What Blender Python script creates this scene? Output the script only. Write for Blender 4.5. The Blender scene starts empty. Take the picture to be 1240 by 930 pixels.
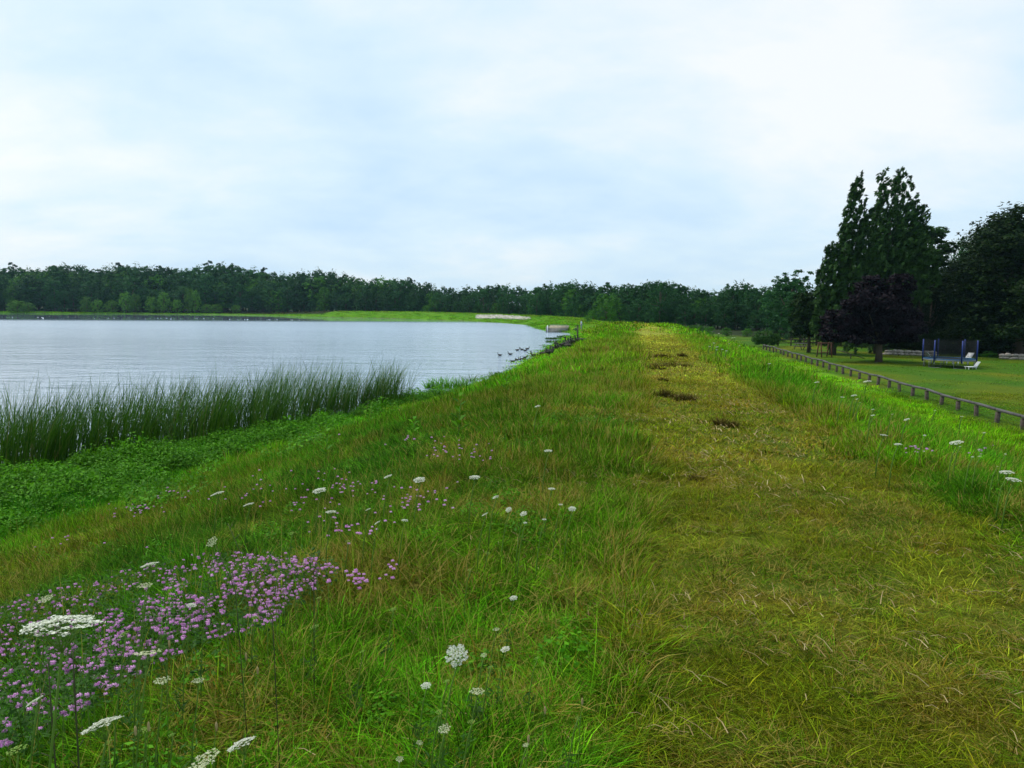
import bpy, math, random
import numpy as np
from mathutils import Vector, Matrix, Euler
R = math.radians
rng = np.random.default_rng(7)
random.seed(7)
sc = bpy.context.scene
COL = sc.collection

# ---------------------------------------------------------------- camera
EYE = 1.6
F_PX = 930.0
cam_d = bpy.data.cameras.new('camera'); cam = bpy.data.objects.new('camera', cam_d); COL.objects.link(cam)
cam_d.sensor_width = 36.0; cam_d.lens = 36.0 * F_PX / 1240.0
cam_d.clip_start = 0.05; cam_d.clip_end = 6000
cam.location = (0, 0, EYE)
CAM_ROT = (Matrix.Rotation(R(90 - 5.75), 3, 'X') @ Matrix.Rotation(R(0.4), 3, 'Z'))
cam.rotation_euler = CAM_ROT.to_euler()
sc.camera = cam

# ---------------------------------------------------------------- world, sun, exposure
SUN_EL, SUN_AZ = 52.0, -62.0          # azimuth measured from +Y, negative to the left
w = bpy.data.worlds.new('World'); sc.world = w; w.use_nodes = True
nt = w.node_tree; nt.nodes.clear()
def wn(t, **k):
    n = nt.nodes.new(t)
    for a, b in k.items(): setattr(n, a, b)
    return n
def wl(a, b): nt.links.new(a, b)
out = wn('ShaderNodeOutputWorld'); mix = wn('ShaderNodeMixShader')
sky = wn('ShaderNodeTexSky', sky_type='NISHITA', sun_disc=False)
sky.sun_elevation = R(SUN_EL); sky.sun_rotation = R(SUN_AZ); sky.air_density = 1.0; sky.dust_density = 2.5
bg1 = wn('ShaderNodeBackground'); bg1.inputs['Strength'].default_value = 0.13
wl(sky.outputs[0], bg1.inputs['Color'])
tc = wn('ShaderNodeTexCoord'); sep = wn('ShaderNodeSeparateXYZ'); wl(tc.outputs['Generated'], sep.inputs[0])
def wmath(op, a, b=None, clamp=False):
    n = wn('ShaderNodeMath', operation=op, use_clamp=clamp)
    for i, v in enumerate((a, b)):
        if v is None: continue
        if isinstance(v, (int, float)): n.inputs[i].default_value = v
        else: wl(v, n.inputs[i])
    return n.outputs[0]
zc = wmath('ADD', wmath('MAXIMUM', sep.outputs['Z'], 0.0), 0.30)
px_ = wmath('DIVIDE', sep.outputs['X'], zc); py_ = wmath('DIVIDE', sep.outputs['Y'], zc)
cmb = wn('ShaderNodeCombineXYZ'); wl(px_, cmb.inputs[0]); wl(py_, cmb.inputs[1]); cmb.inputs[2].default_value = 3.3
def wnoise(scale, detail, rough, off, stretch=(1, 1, 1)):
    mp = wn('ShaderNodeMapping'); mp.inputs['Location'].default_value = off; mp.inputs['Scale'].default_value = stretch
    mp.inputs['Rotation'].default_value = (0, 0, R(-18))
    wl(cmb.outputs[0], mp.inputs[0])
    n = wn('ShaderNodeTexNoise'); n.inputs['Scale'].default_value = scale; n.inputs['Detail'].default_value = detail
    n.inputs['Roughness'].default_value = rough; n.inputs['Distortion'].default_value = 0.25
    wl(mp.outputs[0], n.inputs['Vector']); return n.outputs[0]
n1 = wnoise(0.95, 6, 0.50, (2.3, 4.9, 0), (1, 1.35, 1))
n2 = wnoise(3.4, 5, 0.55, (7.3, 0.2, 0), (1, 1.3, 1))
s_ = wmath('ADD', wmath('MULTIPLY', n1, 0.78), wmath('MULTIPLY', n2, 0.22))
rmp = wn('ShaderNodeValToRGB'); wl(s_, rmp.inputs[0])
e = rmp.color_ramp.elements
e[0].position = 0.34; e[0].color = (0.56, 0.765, 0.98, 1)
e[1].position = 0.64; e[1].color = (0.94, 0.98, 0.995, 1)
m_ = rmp.color_ramp.elements.new(0.48); m_.color = (0.70, 0.87, 0.995, 1)
bg2 = wn('ShaderNodeBackground'); bg2.inputs['Strength'].default_value = 1.07
wl(rmp.outputs[0], bg2.inputs['Color'])
mix.inputs[0].default_value = 0.90
wl(bg1.outputs[0], mix.inputs[1]); wl(bg2.outputs[0], mix.inputs[2]); wl(mix.outputs[0], out.inputs[0])

sl = bpy.data.lights.new('sun', 'SUN'); so = bpy.data.objects.new('sun', sl); COL.objects.link(so)
sl.energy = 3.3; sl.angle = R(10); sl.color = (1.0, 0.95, 0.86)
az, el = R(SUN_AZ), R(SUN_EL)
sd = Vector((math.sin(az) * math.cos(el), math.cos(az) * math.cos(el), math.sin(el)))
so.rotation_euler = sd.to_track_quat('Z', 'Y').to_euler(); so.location = (-40, 20, 60)
sc.view_settings.view_transform = 'Standard'; sc.view_settings.look = 'None'
sc.view_settings.exposure = 0.0; sc.view_settings.gamma = 1.0
try:
    sc.cycles.use_denoising = True
    sc.cycles.max_bounces = 6; sc.cycles.diffuse_bounces = 3; sc.cycles.transparent_max_bounces = 12
    sc.cycles.volume_bounces = 0
except Exception: pass

# ---------------------------------------------------------------- helpers
def ray(px, py):
    return (CAM_ROT @ Vector(((px - 620) / F_PX, (465 - py) / F_PX, -1.0)))
def at_depth(px, py, Y):
    d = ray(px, py); return Vector((0, 0, EYE)) + d * (Y / d.y)
def at_z(px, py, z):
    d = ray(px, py); return Vector((0, 0, EYE)) + d * ((z - EYE) / d.z)

def tag(o, label=None, cat=None, group=None, kind=None):
    if label: o['label'] = label
    if cat: o['category'] = cat
    if group: o['group'] = group
    if kind: o['kind'] = kind
    return o
def empty(name, loc, rz=0, scale=(1, 1, 1)):
    o = bpy.data.objects.new(name, None); COL.objects.link(o); o.location = loc; o.rotation_euler = (0, 0, rz); o.scale = scale
    o.empty_display_size = 0.1
    return o
def link(name, me, parent=None, loc=None, rot=None, scale=None):
    o = bpy.data.objects.new(name, me); COL.objects.link(o)
    if parent is not None: o.parent = parent
    if loc is not None: o.location = loc
    if rot is not None: o.rotation_euler = rot
    if scale is not None: o.scale = scale
    return o
def mesh(name, V, Fs, mat=None, attrs=None, smooth=False):
    """V (n,3), Fs: list of (m,k) int arrays; attrs: {name: (n,) or (n,3)}"""
    V = np.asarray(V, dtype=np.float32); me = bpy.data.meshes.new(name)
    if not isinstance(Fs, (list, tuple)): Fs = [Fs]
    Fs = [np.asarray(f, dtype=np.int32) for f in Fs if len(f)]
    nl = sum(f.size for f in Fs); nf = sum(len(f) for f in Fs)
    me.vertices.add(len(V)); me.vertices.foreach_set('co', V.ravel())
    me.loops.add(nl); me.polygons.add(nf)
    me.loops.foreach_set('vertex_index', np.concatenate([f.ravel() for f in Fs]))
    tot = np.concatenate([np.full(len(f), f.shape[1], dtype=np.int32) for f in Fs])
    st = np.concatenate([[0], np.cumsum(tot)[:-1]]).astype(np.int32)
    me.polygons.foreach_set('loop_start', st)
    try: me.polygons.foreach_set('loop_total', tot)
    except Exception: pass
    me.update(calc_edges=True)
    if smooth: me.polygons.foreach_set('use_smooth', np.ones(nf, dtype=bool))
    for k, a in (attrs or {}).items():
        a = np.asarray(a, dtype=np.float32)
        if a.ndim == 1:
            at = me.attributes.new(k, 'FLOAT', 'POINT'); at.data.foreach_set('value', a)
        else:
            c = np.ones((len(a), 4), dtype=np.float32); c[:, :3] = a
            at = me.attributes.new(k, 'FLOAT_COLOR', 'POINT'); at.data.foreach_set('color', c.ravel())
    if mat: me.materials.append(mat)
    return me
class MB:
    def __init__(s): s.v = []; s.q = []; s.t = []; s.n = 0
    def add(s, V, Q=(), T=()):
        b = s.n; s.v += [tuple(p) for p in V]; s.n += len(V)
        s.q += [tuple(i + b for i in f) for f in Q]; s.t += [tuple(i + b for i in f) for f in T]
    def box(s, c, size, M=None):
        x, y, z = (a / 2 for a in size)
        P = [Vector(p) for p in ((-x,-y,-z),(x,-y,-z),(x,y,-z),(-x,y,-z),(-x,-y,z),(x,-y,z),(x,y,z),(-x,y,z))]
        if M is not None: P = [M @ p for p in P]
        c = Vector(c); s.add([p + c for p in P], [(0,3,2,1),(4,5,6,7),(0,1,5,4),(1,2,6,5),(2,3,7,6),(3,0,4,7)])
    def tube(s, pts, rad, k=6, cap=True):
        pts = [Vector(p) for p in pts]; b = []; n = len(pts)
        for i, p in enumerate(pts):
            t = (pts[min(i+1, n-1)] - pts[max(i-1, 0)]).normalized()
            u = t.cross(Vector((0, 0, 1)) if abs(t.z) < .9 else Vector((1, 0, 0))).normalized(); v = t.cross(u)
            r = rad[i] if hasattr(rad, '__len__') else rad
            b += [p + (u * math.cos(2*math.pi*j/k) + v * math.sin(2*math.pi*j/k)) * r for j in range(k)]
        Q = [(i*k+j, i*k+(j+1) % k, (i+1)*k+(j+1) % k, (i+1)*k+j) for i in range(n-1) for j in range(k)]
        T = []
        if cap:
            b += [pts[0], pts[-1]]; e0, e1 = len(b)-2, len(b)-1
            T = [(e0, (j+1) % k, j) for j in range(k)] + [(e1, (n-1)*k+j, (n-1)*k+(j+1) % k) for j in range(k)]
        s.add(b, Q, T)
    def ellip(s, c, r, M=None, nu=10, nv=6):
        c = Vector(c); P = []
        for i in range(nv+1):
            a = math.pi * i / nv
            for j in range(nu):
                q = 2*math.pi*j/nu
                p = Vector((r[0]*math.sin(a)*math.cos(q), r[1]*math.sin(a)*math.sin(q), r[2]*math.cos(a)))
                P.append((M @ p if M is not None else p) + c)
        s.add(P, [(i*nu+j, (i+1)*nu+j, (i+1)*nu+(j+1) % nu, i*nu+(j+1) % nu) for i in range(nv) for j in range(nu)])
    def mesh(s, name, mat, smooth=False, attrs=None):
        fs = []
        if s.q: fs.append(np.array(s.q))
        if s.t: fs.append(np.array(s.t))
        return mesh(name, np.array(s.v), fs, mat, attrs, smooth)

# ---- value noise
_G = np.random.default_rng(3).random((256, 256))
def vnoise(x, y):
    xi = np.floor(x).astype(int); yi = np.floor(y).astype(int); fx = x - xi; fy = y - yi
    fx = fx*fx*(3-2*fx); fy = fy*fy*(3-2*fy)
    a = _G[xi & 255, yi & 255]; b = _G[(xi+1) & 255, yi & 255]; c = _G[xi & 255, (yi+1) & 255]; d = _G[(xi+1) & 255, (yi+1) & 255]
    return (a*(1-fx)+b*fx)*(1-fy)+(c*(1-fx)+d*fx)*fy
def fbm(x, y, o=4):
    s = 0; a = .5; n = 0
    for i in range(o):
        s = s + a*vnoise(x*2**i+17.3*i, y*2**i+5.1*i); n += a; a *= .5
    return s/n
def sstep(a, b, x):
    t = np.clip((np.asarray(x, dtype=float)-a)/(b-a), 0, 1); return t*t*(3-2*t)
def lerp(a, b, t): return a+(b-a)*t

# ---------------------------------------------------------------- terrain
WZ = -2.9
SHORE = [(-120, -60), (-42, 2), (-26, 11), (-19.5, 15.5), (-14.3, 19.6), (-11.2, 24), (-9.0, 28.5), (-6.2, 33.5), (-4.0, 38), (-2.2, 44), (-0.5, 51), (1.7, 68),
         (5.2, 95), (8.6, 115), (10.5, 127), (9.5, 134), (6.5, 141), (5, 160), (3.8, 190), (-3, 212), (-14, 236), (-42, 275), (-76, 298),
         (-105, 328), (-140, 348), (-233, 352), (-300, 356), (-420, 365), (-700, 400)]
SH = np.array(SHORE, dtype=float)
SEGL = np.hypot(*(SH[1:]-SH[:-1]).T); ARC = np.concatenate([[0], np.cumsum(SEGL)])
LAKE = np.array(SHORE + [(-900, 300), (-900, -200), (-300, -200)])
def shore(X, Y):
    """signed distance to the shoreline (+ on land) and arc length"""
    X = np.asarray(X, dtype=float); Y = np.asarray(Y, dtype=float)
    best = np.full(X.shape, 1e9); arc = np.zeros(X.shape)
    for i in range(len(SH)-1):
        a, b = SH[i], SH[i+1]; d = b-a; L2 = (d**2).sum()
        t = np.clip(((X-a[0])*d[0]+(Y-a[1])*d[1])/L2, 0, 1)
        q = np.hypot(X-a[0]-t*d[0], Y-a[1]-t*d[1]); m = q < best
        best = np.where(m, q, best); arc = np.where(m, ARC[i]+t*SEGL[i], arc)
    ins = np.zeros(X.shape, dtype=bool); n = len(LAKE); j = n-1
    for i in range(n):
        xi, yi = LAKE[i]; xj, yj = LAKE[j]
        if yi != yj:
            c = ((yi > Y) != (yj > Y)) & (X < (xj-xi)*(Y-yi)/(yj-yi)+xi); ins ^= c
        j = i
    return np.where(ins, -best, best), arc
def arc_of(Y0):  # arc length at shoreline vertex nearest to a given point
    return ARC[int(np.argmin(np.hypot(SH[:, 0]-Y0[0], SH[:, 1]-Y0[1])))]
A1, A2, A3 = arc_of((1.7, 68)), arc_of((10.5, 127)), arc_of((6.5, 141))
A4, A5, A6, A7 = arc_of((-3, 212)), arc_of((-42, 275)), arc_of((-76, 298)), arc_of((-140, 348))
def lateral(X, Y):
    d, a = shore(X, Y)
    s = X-0.157*Y
    wgt = sstep(75, 108, Y)
    return lerp(s, d-8.7, wgt), d, a
def height(X, Y, bumps=True):
    X = np.asarray(X, dtype=float); Y = np.asarray(Y, dtype=float)
    L, d, a = lateral(X, Y)
    k = lerp(.29, .43, sstep(17, 31, Y))
    zl = -(-L-1.4)*k
    top = np.zeros_like(L)
    zr = -(L-3.0)*.37
    base_r = -3.3
    # rounded crest
    prof = np.minimum(np.minimum(zl, 0), zr)
    prof = -np.sqrt(prof**2+.02)+.14
    prof = np.where((L > -1.4) & (L < 3.0), np.maximum(prof, -.02), prof)
    cf = np.interp(a, [0, A1, (A1+A2)/2, A2, A3, A3+25, A4, A5, A6, A7], [1, 1, .86, .52, .48, .60, .66, .80, .74, .0])
    prof = WZ+(prof-WZ)*np.where(prof > WZ, cf, 1)
    right = np.where(L > 3, np.maximum(prof, base_r), prof)
    far = sstep(A6, A7, a)
    right = lerp(right, np.maximum(right, WZ+.2+np.clip(d, 0, 60)*.05), far)
    right = np.where((a > A3) & (L > 3), np.maximum(right, base_r+.3), right)
    zb = np.where(d > 0, np.minimum(WZ+.11*d, WZ+.42), WZ+.35*np.maximum(d, -5))
    leftside = L < 0
    z = np.where(leftside, np.where(d > 0, np.maximum(right, zb), np.minimum(zb, WZ)), right)
    z = np.where(d <= 0, np.minimum(z, WZ+.35*np.maximum(d, -5)), z)
    if bumps:
        on = np.clip(d*1.5, 0, 1)
        rough = np.where((L > .2) & (L < 2.6), .35, 1.0)*np.where(L > 15, .4, 1)
        z = z+on*rough*(.20*(fbm(X*1.1, Y*1.1, 3)-.5)+.22*(fbm(X*.17+9, Y*.17, 2)-.5)*np.clip(np.abs(L)/4, .1, 1))
        z = z-.03*on*np.exp(-((L-1.4)/1.0)**2)
    return z
def H(x, y): return float(height(np.array([x]), np.array([y]))[0])
def march(px, py, h=0.0, tmax=400):
    """where the view ray of the photo comes down to h above the ground (or the water)"""
    d = ray(px, py); t = np.geomspace(.8, tmax, 1500)/d.y if False else np.geomspace(.8, tmax, 1500)
    X = d.x*t; Y = d.y*t; Z = EYE+d.z*t
    g = np.maximum(height(X, Y), WZ)+h
    k = np.argmax(Z < g)
    if not (Z < g).any(): k = len(t)-1
    return Vector((X[k], Y[k], Z[k]))

# zone colours: albedo of the sward; returns rgb, dry share, length factor
def zone(X, Y):
    L, d, a = lateral(X, Y)
    n1 = fbm(X*.8, Y*.8, 4); n2 = fbm(X*.22+31, Y*.22+7, 3); n3 = fbm(X*3.1+3, Y*3.1, 3)
    e = (n1-.5)*1.5+(n3-.5)*.5
    C = lambda r, g, b: np.array([r, g, b])[None, :]
    def mixc(c1, c2, t): return c1*(1-t[:, None])+c2*t[:, None]
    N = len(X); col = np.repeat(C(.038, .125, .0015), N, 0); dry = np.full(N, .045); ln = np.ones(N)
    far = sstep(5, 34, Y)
    # green slope, yellower with distance; dimmer foreground light painted in as darker near green
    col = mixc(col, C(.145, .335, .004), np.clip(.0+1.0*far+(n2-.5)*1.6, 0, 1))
    bright = sstep(.46, .60, n2*.5+n1*.5)*(L < 0)
    col = mixc(col, C(.05, .26, .002), bright*.7)
    mats = sstep(.56, .66, fbm(X*2.6+11, Y*2.2+4, 3))*(L > -7)*(L < 10)
    col = mixc(col, C(.19, .17, .02), mats*(.20+.25*(L > -2.2))); dry += mats*(.10+.18*(L > -2.2))
    brown = sstep(.55, .68, fbm(X*.35+50, Y*.35+12, 3))
    col = mixc(col, C(.15, .17, .005), brown*.25); dry += brown*.07
    band = np.exp(-((L+6.8+e)/1.7)**2)*(1-sstep(11, 16, Y))
    col = mixc(col, C(.17, .14, .005), band*.22); dry += band*.06
    # crest fringe left of the path
    fr = sstep(-3.2, -1.2, L+e)*(1-sstep(.2, .8, L))
    col = mixc(col, C(.09, .17, .003), fr*.4); dry += fr*.08; ln += fr*.1
    # leafy bench
    be = (1-sstep(-11.3, -10.1, L+e))*(Y < 60)
    col = mixc(col, C(.03, .15, .003), be); ln = ln*(1-be*.3); dry = dry*(1-be*.8)
    # path
    pm = sstep(-.15, .25, L+e*.4)*(1-sstep(2.45, 2.8, L+e*.4))*(1-sstep(105, 125, Y)*.7)
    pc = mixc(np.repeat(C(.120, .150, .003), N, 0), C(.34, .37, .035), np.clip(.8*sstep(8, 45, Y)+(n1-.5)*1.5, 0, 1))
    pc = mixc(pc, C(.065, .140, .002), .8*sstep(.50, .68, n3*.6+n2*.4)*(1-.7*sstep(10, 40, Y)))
    pc = mixc(pc, C(.22, .15, .015), sstep(.58, .70, fbm(X*1.7+90, Y*1.7, 3))*.4)
    col = mixc(col, pc, pm); dry = lerp(dry, .24+.9*(n3-.5), pm); ln = lerp(ln, .32, pm)
    # verge right of the path: lusher
    vr = sstep(2.6, 3.3, L+e*.5)*(1-sstep(9, 13, L))
    col = mixc(col, C(.04, .19, .002), vr*.5)
    # lawn
    lw = sstep(14.6, 15.6, L)*(Y < 140)
    lc = mixc(np.repeat(C(.055, .145, .002), N, 0), C(.13, .16, .004), np.clip((n2-.42)*3, 0, 1))
    col = mixc(col, lc, lw); ln = lerp(ln, .15, lw); dry = lerp(dry, .05, lw)
    # shore mud rim and far meadow
    col = mixc(col, C(.10, .26, .006), (a > A3)*1.0*(L < 15)*.7)
    mud = (1-sstep(.0, .5, d+(n3-.5)*.4))
    col = mixc(col, C(.12, .11, .07), mud*.8)
    wood = (a > A6)*sstep(2.5, 5, d)+(a <= A6)*(a > A2)*sstep(26, 34, d)
    col = mixc(col, C(.02, .035, .01), np.clip(wood, 0, 1))
    return np.clip(col, .004, 1), np.clip(dry, 0, .8), ln, L, d, a

# ---------------------------------------------------------------- materials
def mat(name, col=(.5, .5, .5), rough=.7, spec=.3):
    m = bpy.data.materials.new(name); m.use_nodes = True; b = m.node_tree.nodes['Principled BSDF']
    b.inputs['Base Color'].default_value = (*col, 1); b.inputs['Roughness'].default_value = rough
    b.inputs['Specular IOR Level'].default_value = spec
    return m
class NT:
    def __init__(s, m): s.t = m.node_tree; s.b = s.t.nodes['Principled BSDF']; s.o = s.t.nodes['Material Output']
    def n(s, t, **k):
        x = s.t.nodes.new(t)
        for a, b in k.items(): setattr(x, a, b)
        return x
    def l(s, a, b): s.t.links.new(a, b)
    def math(s, op, a, b=None, c=None, clamp=False):
        n = s.n('ShaderNodeMath', operation=op, use_clamp=clamp)
        for i, v in enumerate((a, b, c)):
            if v is None: continue
            if isinstance(v, (int, float)): n.inputs[i].default_value = v
            else: s.l(v, n.inputs[i])
        return n.outputs[0]
    def mixc(s, a, b, f, mode='MIX'):
        n = s.n('ShaderNodeMix', data_type='RGBA', blend_type=mode)
        for k, v in ((0, f), (6, a), (7, b)):
            if isinstance(v, tuple): n.inputs[k].default_value = (*v, 1) if len(v) == 3 else v
            elif isinstance(v, (int, float)): n.inputs[k].default_value = v
            else: s.l(v, n.inputs[k])
        return n.outputs[2]
    def noise(s, scale, detail=4, rough=.55, coord=None, stretch=None):
        if coord is None: coord = s.n('ShaderNodeNewGeometry').outputs['Position']
        if stretch:
            mp = s.n('ShaderNodeMapping'); mp.inputs['Scale'].default_value = stretch; s.l(coord, mp.inputs[0]); coord = mp.outputs[0]
        n = s.n('ShaderNodeTexNoise'); n.inputs['Scale'].default_value = scale; n.inputs['Detail'].default_value = detail; n.inputs['Roughness'].default_value = rough
        s.l(coord, n.inputs['Vector']); return n.outputs[0]
    def attr(s, name, kind='GEOMETRY'):
        n = s.n('ShaderNodeAttribute', attribute_type=kind, attribute_name=name); return n
    def scale(s, col, f):
        n = s.n('ShaderNodeVectorMath', operation='SCALE'); s.l(col, n.inputs[0])
        if isinstance(f, (int, float)): n.inputs['Scale'].default_value = f
        else: s.l(f, n.inputs['Scale'])
        return n.outputs[0]
    def bump(s, h, strength=.5, dist=.05):
        n = s.n('ShaderNodeBump'); n.inputs['Strength'].default_value = strength; n.inputs['Distance'].default_value = dist
        s.l(h, n.inputs['Height']); s.l(n.outputs[0], s.b.inputs['Normal'])
    def translucent(s, col, f=.3):
        t = s.n('ShaderNodeBsdfTranslucent'); s.l(col, t.inputs['Color']); m = s.n('ShaderNodeMixShader'); m.inputs[0].default_value = f
        s.l(s.b.outputs[0], m.inputs[1]); s.l(t.outputs[0], m.inputs[2]); s.l(m.outputs[0], s.o.inputs['Surface'])

def blade_mat():
    m = mat('grass_blade', rough=.75, spec=.04); n = NT(m)
    tint = n.attr('tint', 'INSTANCER').outputs['Color']; dry = n.attr('dry', 'INSTANCER').outputs['Fac']
    bl = n.attr('bl').outputs['Fac']; hue = n.attr('hue').outputs['Fac']
    c = n.scale(tint, n.math('MULTIPLY_ADD', n.math('POWER', hue, 1.6), 1.9, .45))
    isdry = n.math('LESS_THAN', bl, dry)
    straw = n.mixc((.40, .31, .075), (.24, .13, .015), n.math('GREATER_THAN', hue, .7))
    c = n.mixc(c, straw, n.math('MULTIPLY', isdry, .85))
    n.l(c, n.b.inputs['Base Color']); n.translucent(c, .32); return m
M_BLADE = blade_mat()
def leaf_mat(name, c1, c2, c3=None, f=.25, rough=.6):
    m = mat(name, rough=rough, spec=.08); n = NT(m)
    bl = n.attr('bl').outputs['Fac']; cl = n.attr('cl').outputs['Fac']
    rnd = n.n('ShaderNodeObjectInfo').outputs['Random']
    c = n.mixc(c1, c2, bl)
    if c3: c = n.mixc(c, c3, n.math('MULTIPLY', cl, .8))
    c = n.scale(c, n.math('MULTIPLY_ADD', rnd, .6, .7))
    n.l(c, n.b.inputs['Base Color']); n.translucent(c, f); return m
M_OAK = leaf_mat('leaf_oak', (.012, .055, .018), (.026, .095, .018), (.028, .105, .018))
M_LIGHT = leaf_mat('leaf_light', (.03, .13, .014), (.07, .20, .014), (.06, .17, .012))
M_PALE = leaf_mat('leaf_pale', (.05, .16, .02), (.11, .26, .025), (.09, .22, .02))
M_PINE = leaf_mat('needle_pine', (.012, .045, .022), (.022, .07, .028))
M_DARK = leaf_mat('leaf_dark', (.005, .016, .003), (.014, .038, .004), (.012, .030, .004), f=.2)
M_POPLAR = leaf_mat('leaf_poplar', (.010, .038, .005), (.032, .085, .010), (.075, .145, .045), f=.2)
M_PURPLE = leaf_mat('leaf_purple', (.004, .0022, .004), (.010, .005, .009), (.015, .009, .015), f=.15)
M_BUSH = leaf_mat('leaf_bush', (.018, .060, .008), (.045, .12, .014), (.03, .09, .01))
M_WEED = leaf_mat('leaf_weed', (.035, .15, .003), (.10, .29, .005), (.06, .21, .004), f=.3)
M_BARK = mat('bark', (.06, .045, .032), .9); _n = NT(M_BARK)
_c = _n.mixc((.035, .026, .018), (.11, .085, .06), _n.noise(6, 5, .6, stretch=(1, 1, .25))); _n.l(_c, _n.b.inputs['Base Color']); _n.bump(_n.noise(14, 4, .6, stretch=(1, 1, .2)), .6, .03)
def simple_noise_mat(name, c1, c2, scale, rough=.8, bump=.0, stretch=None, spec=.3):
    m = mat(name, c1, rough, spec); n = NT(m); f = n.noise(scale, 5, .6, n.n('ShaderNodeTexCoord').outputs['Object'], stretch)
    r = n.n('ShaderNodeMapRange'); r.inputs[1].default_value = .3; r.inputs[2].default_value = .7; n.l(f, r.inputs[0])
    c = n.mixc(c1, c2, r.outputs[0]); n.l(c, n.b.inputs['Base Color'])
    if bump: n.bump(f, bump, .03)
    return m
M_WOOD = simple_noise_mat('weathered_wood', (.05, .048, .05), (.12, .115, .115), 5, .85, .6, (1, 1, 1))
M_WOODD = simple_noise_mat('dark_wood', (.035, .028, .022), (.085, .07, .055), 9, .9, .5)
M_REDWOOD = simple_noise_mat('red_brown_wood', (.07, .028, .016), (.12, .05, .03), 8, .8, .3)
M_CONC = simple_noise_mat('concrete', (.13, .13, .12), (.24, .235, .21), 2.2, .9, .3)
M_CONCT = simple_noise_mat('concrete_tan', (.20, .18, .12), (.29, .26, .18), 2.2, .9, .3)
M_STONE = simple_noise_mat('field_stone', (.17, .15, .13), (.40, .37, .33), 3.0, .9, .5)
M_RIP = simple_noise_mat('riprap_stone', (.34, .31, .27), (.54, .50, .45), .8, .9, .3)
M_WHITE = simple_noise_mat('white_plastic', (.70, .72, .74), (.80, .81, .82), 4, .4)
M_BLUE = simple_noise_mat('blue_padding', (.004, .016, .13), (.008, .03, .18), 6, .5)
M_TEALPAD = simple_noise_mat('teal_spring_pad', (.01, .07, .16), (.02, .11, .22), 6, .5)
M_STEEL = simple_noise_mat('steel_tube', (.12, .13, .14), (.22, .23, .24), 12, .45)
M_MAT = simple_noise_mat('black_fabric', (.008, .008, .010), (.018, .018, .02), 12, .8)
M_STEM = simple_noise_mat('green_stem', (.07, .15, .02), (.12, .21, .035), 10, .6)
M_STEM.node_tree.nodes['Principled BSDF'].inputs['Specular IOR Level'].default_value = .05
M_STEMD = simple_noise_mat('dark_stem', (.03, .045, .012), (.07, .07, .03), 10, .7)
M_FLW = mat('white_petal', (.74, .76, .70), .7, .2); _n = NT(M_FLW)
_c = _n.mixc((.50, .54, .38), (.78, .79, .72), _n.attr('bl').outputs['Fac']); _n.l(_c, _n.b.inputs['Base Color']); _n.translucent(_c, .2)
M_FLC = mat('cream_petal', (.60, .60, .40), .7, .2); _n = NT(M_FLC)
_c = _n.mixc((.36, .42, .16), (.70, .70, .52), _n.attr('bl').outputs['Fac']); _n.l(_c, _n.b.inputs['Base Color']); _n.translucent(_c, .2)
M_FLG = mat('green_bud', (.25, .40, .06), .7, .2); _n = NT(M_FLG)
_c = _n.mixc((.16, .34, .04), (.36, .48, .12), _n.attr('bl').outputs['Fac']); _n.l(_c, _n.b.inputs['Base Color']); _n.translucent(_c, .2)
M_PINK = mat('vetch_petal', (.40, .16, .36), .7, .2); _n = NT(M_PINK)
_c = _n.mixc((.36, .10, .33), (.64, .36, .60), _n.attr('bl').outputs['Fac'])
_c = _n.scale(_c, _n.math('MULTIPLY_ADD', _n.n('ShaderNodeObjectInfo').outputs['Random'], .9, .5)); _n.l(_c, _n.b.inputs['Base Color']); _n.translucent(_c, .25)
M_STRAW = mat('straw', (.38, .30, .15), .8, .2); _n = NT(M_STRAW)
_c = _n.mixc((.22, .15, .05), (.42, .34, .17), _n.attr('bl').outputs['Fac']); _n.l(_c, _n.b.inputs['Base Color'])
M_REED = mat('reed_leaf', (.04, .10, .01), .5, .3); _n = NT(M_REED)
_c = _n.mixc((.013, .066, .002), (.062, .165, .005), _n.attr('bl').outputs['Fac']); _c = _n.mixc(_c, (.16, .15, .05), _n.math('MULTIPLY', _n.attr('cl').outputs['Fac'], .7))
_n.l(_c, _n.b.inputs['Base Color']); _n.translucent(_c, .25)
M_DEAD = mat('torn_turf', (.07, .05, .02), .9, .1); _n = NT(M_DEAD)
_c = _n.mixc((.035, .030, .005), (.14, .105, .022), _n.attr('bl').outputs['Fac']); _n.l(_c, _n.b.inputs['Base Color']); _n.translucent(_c, .15)

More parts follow.
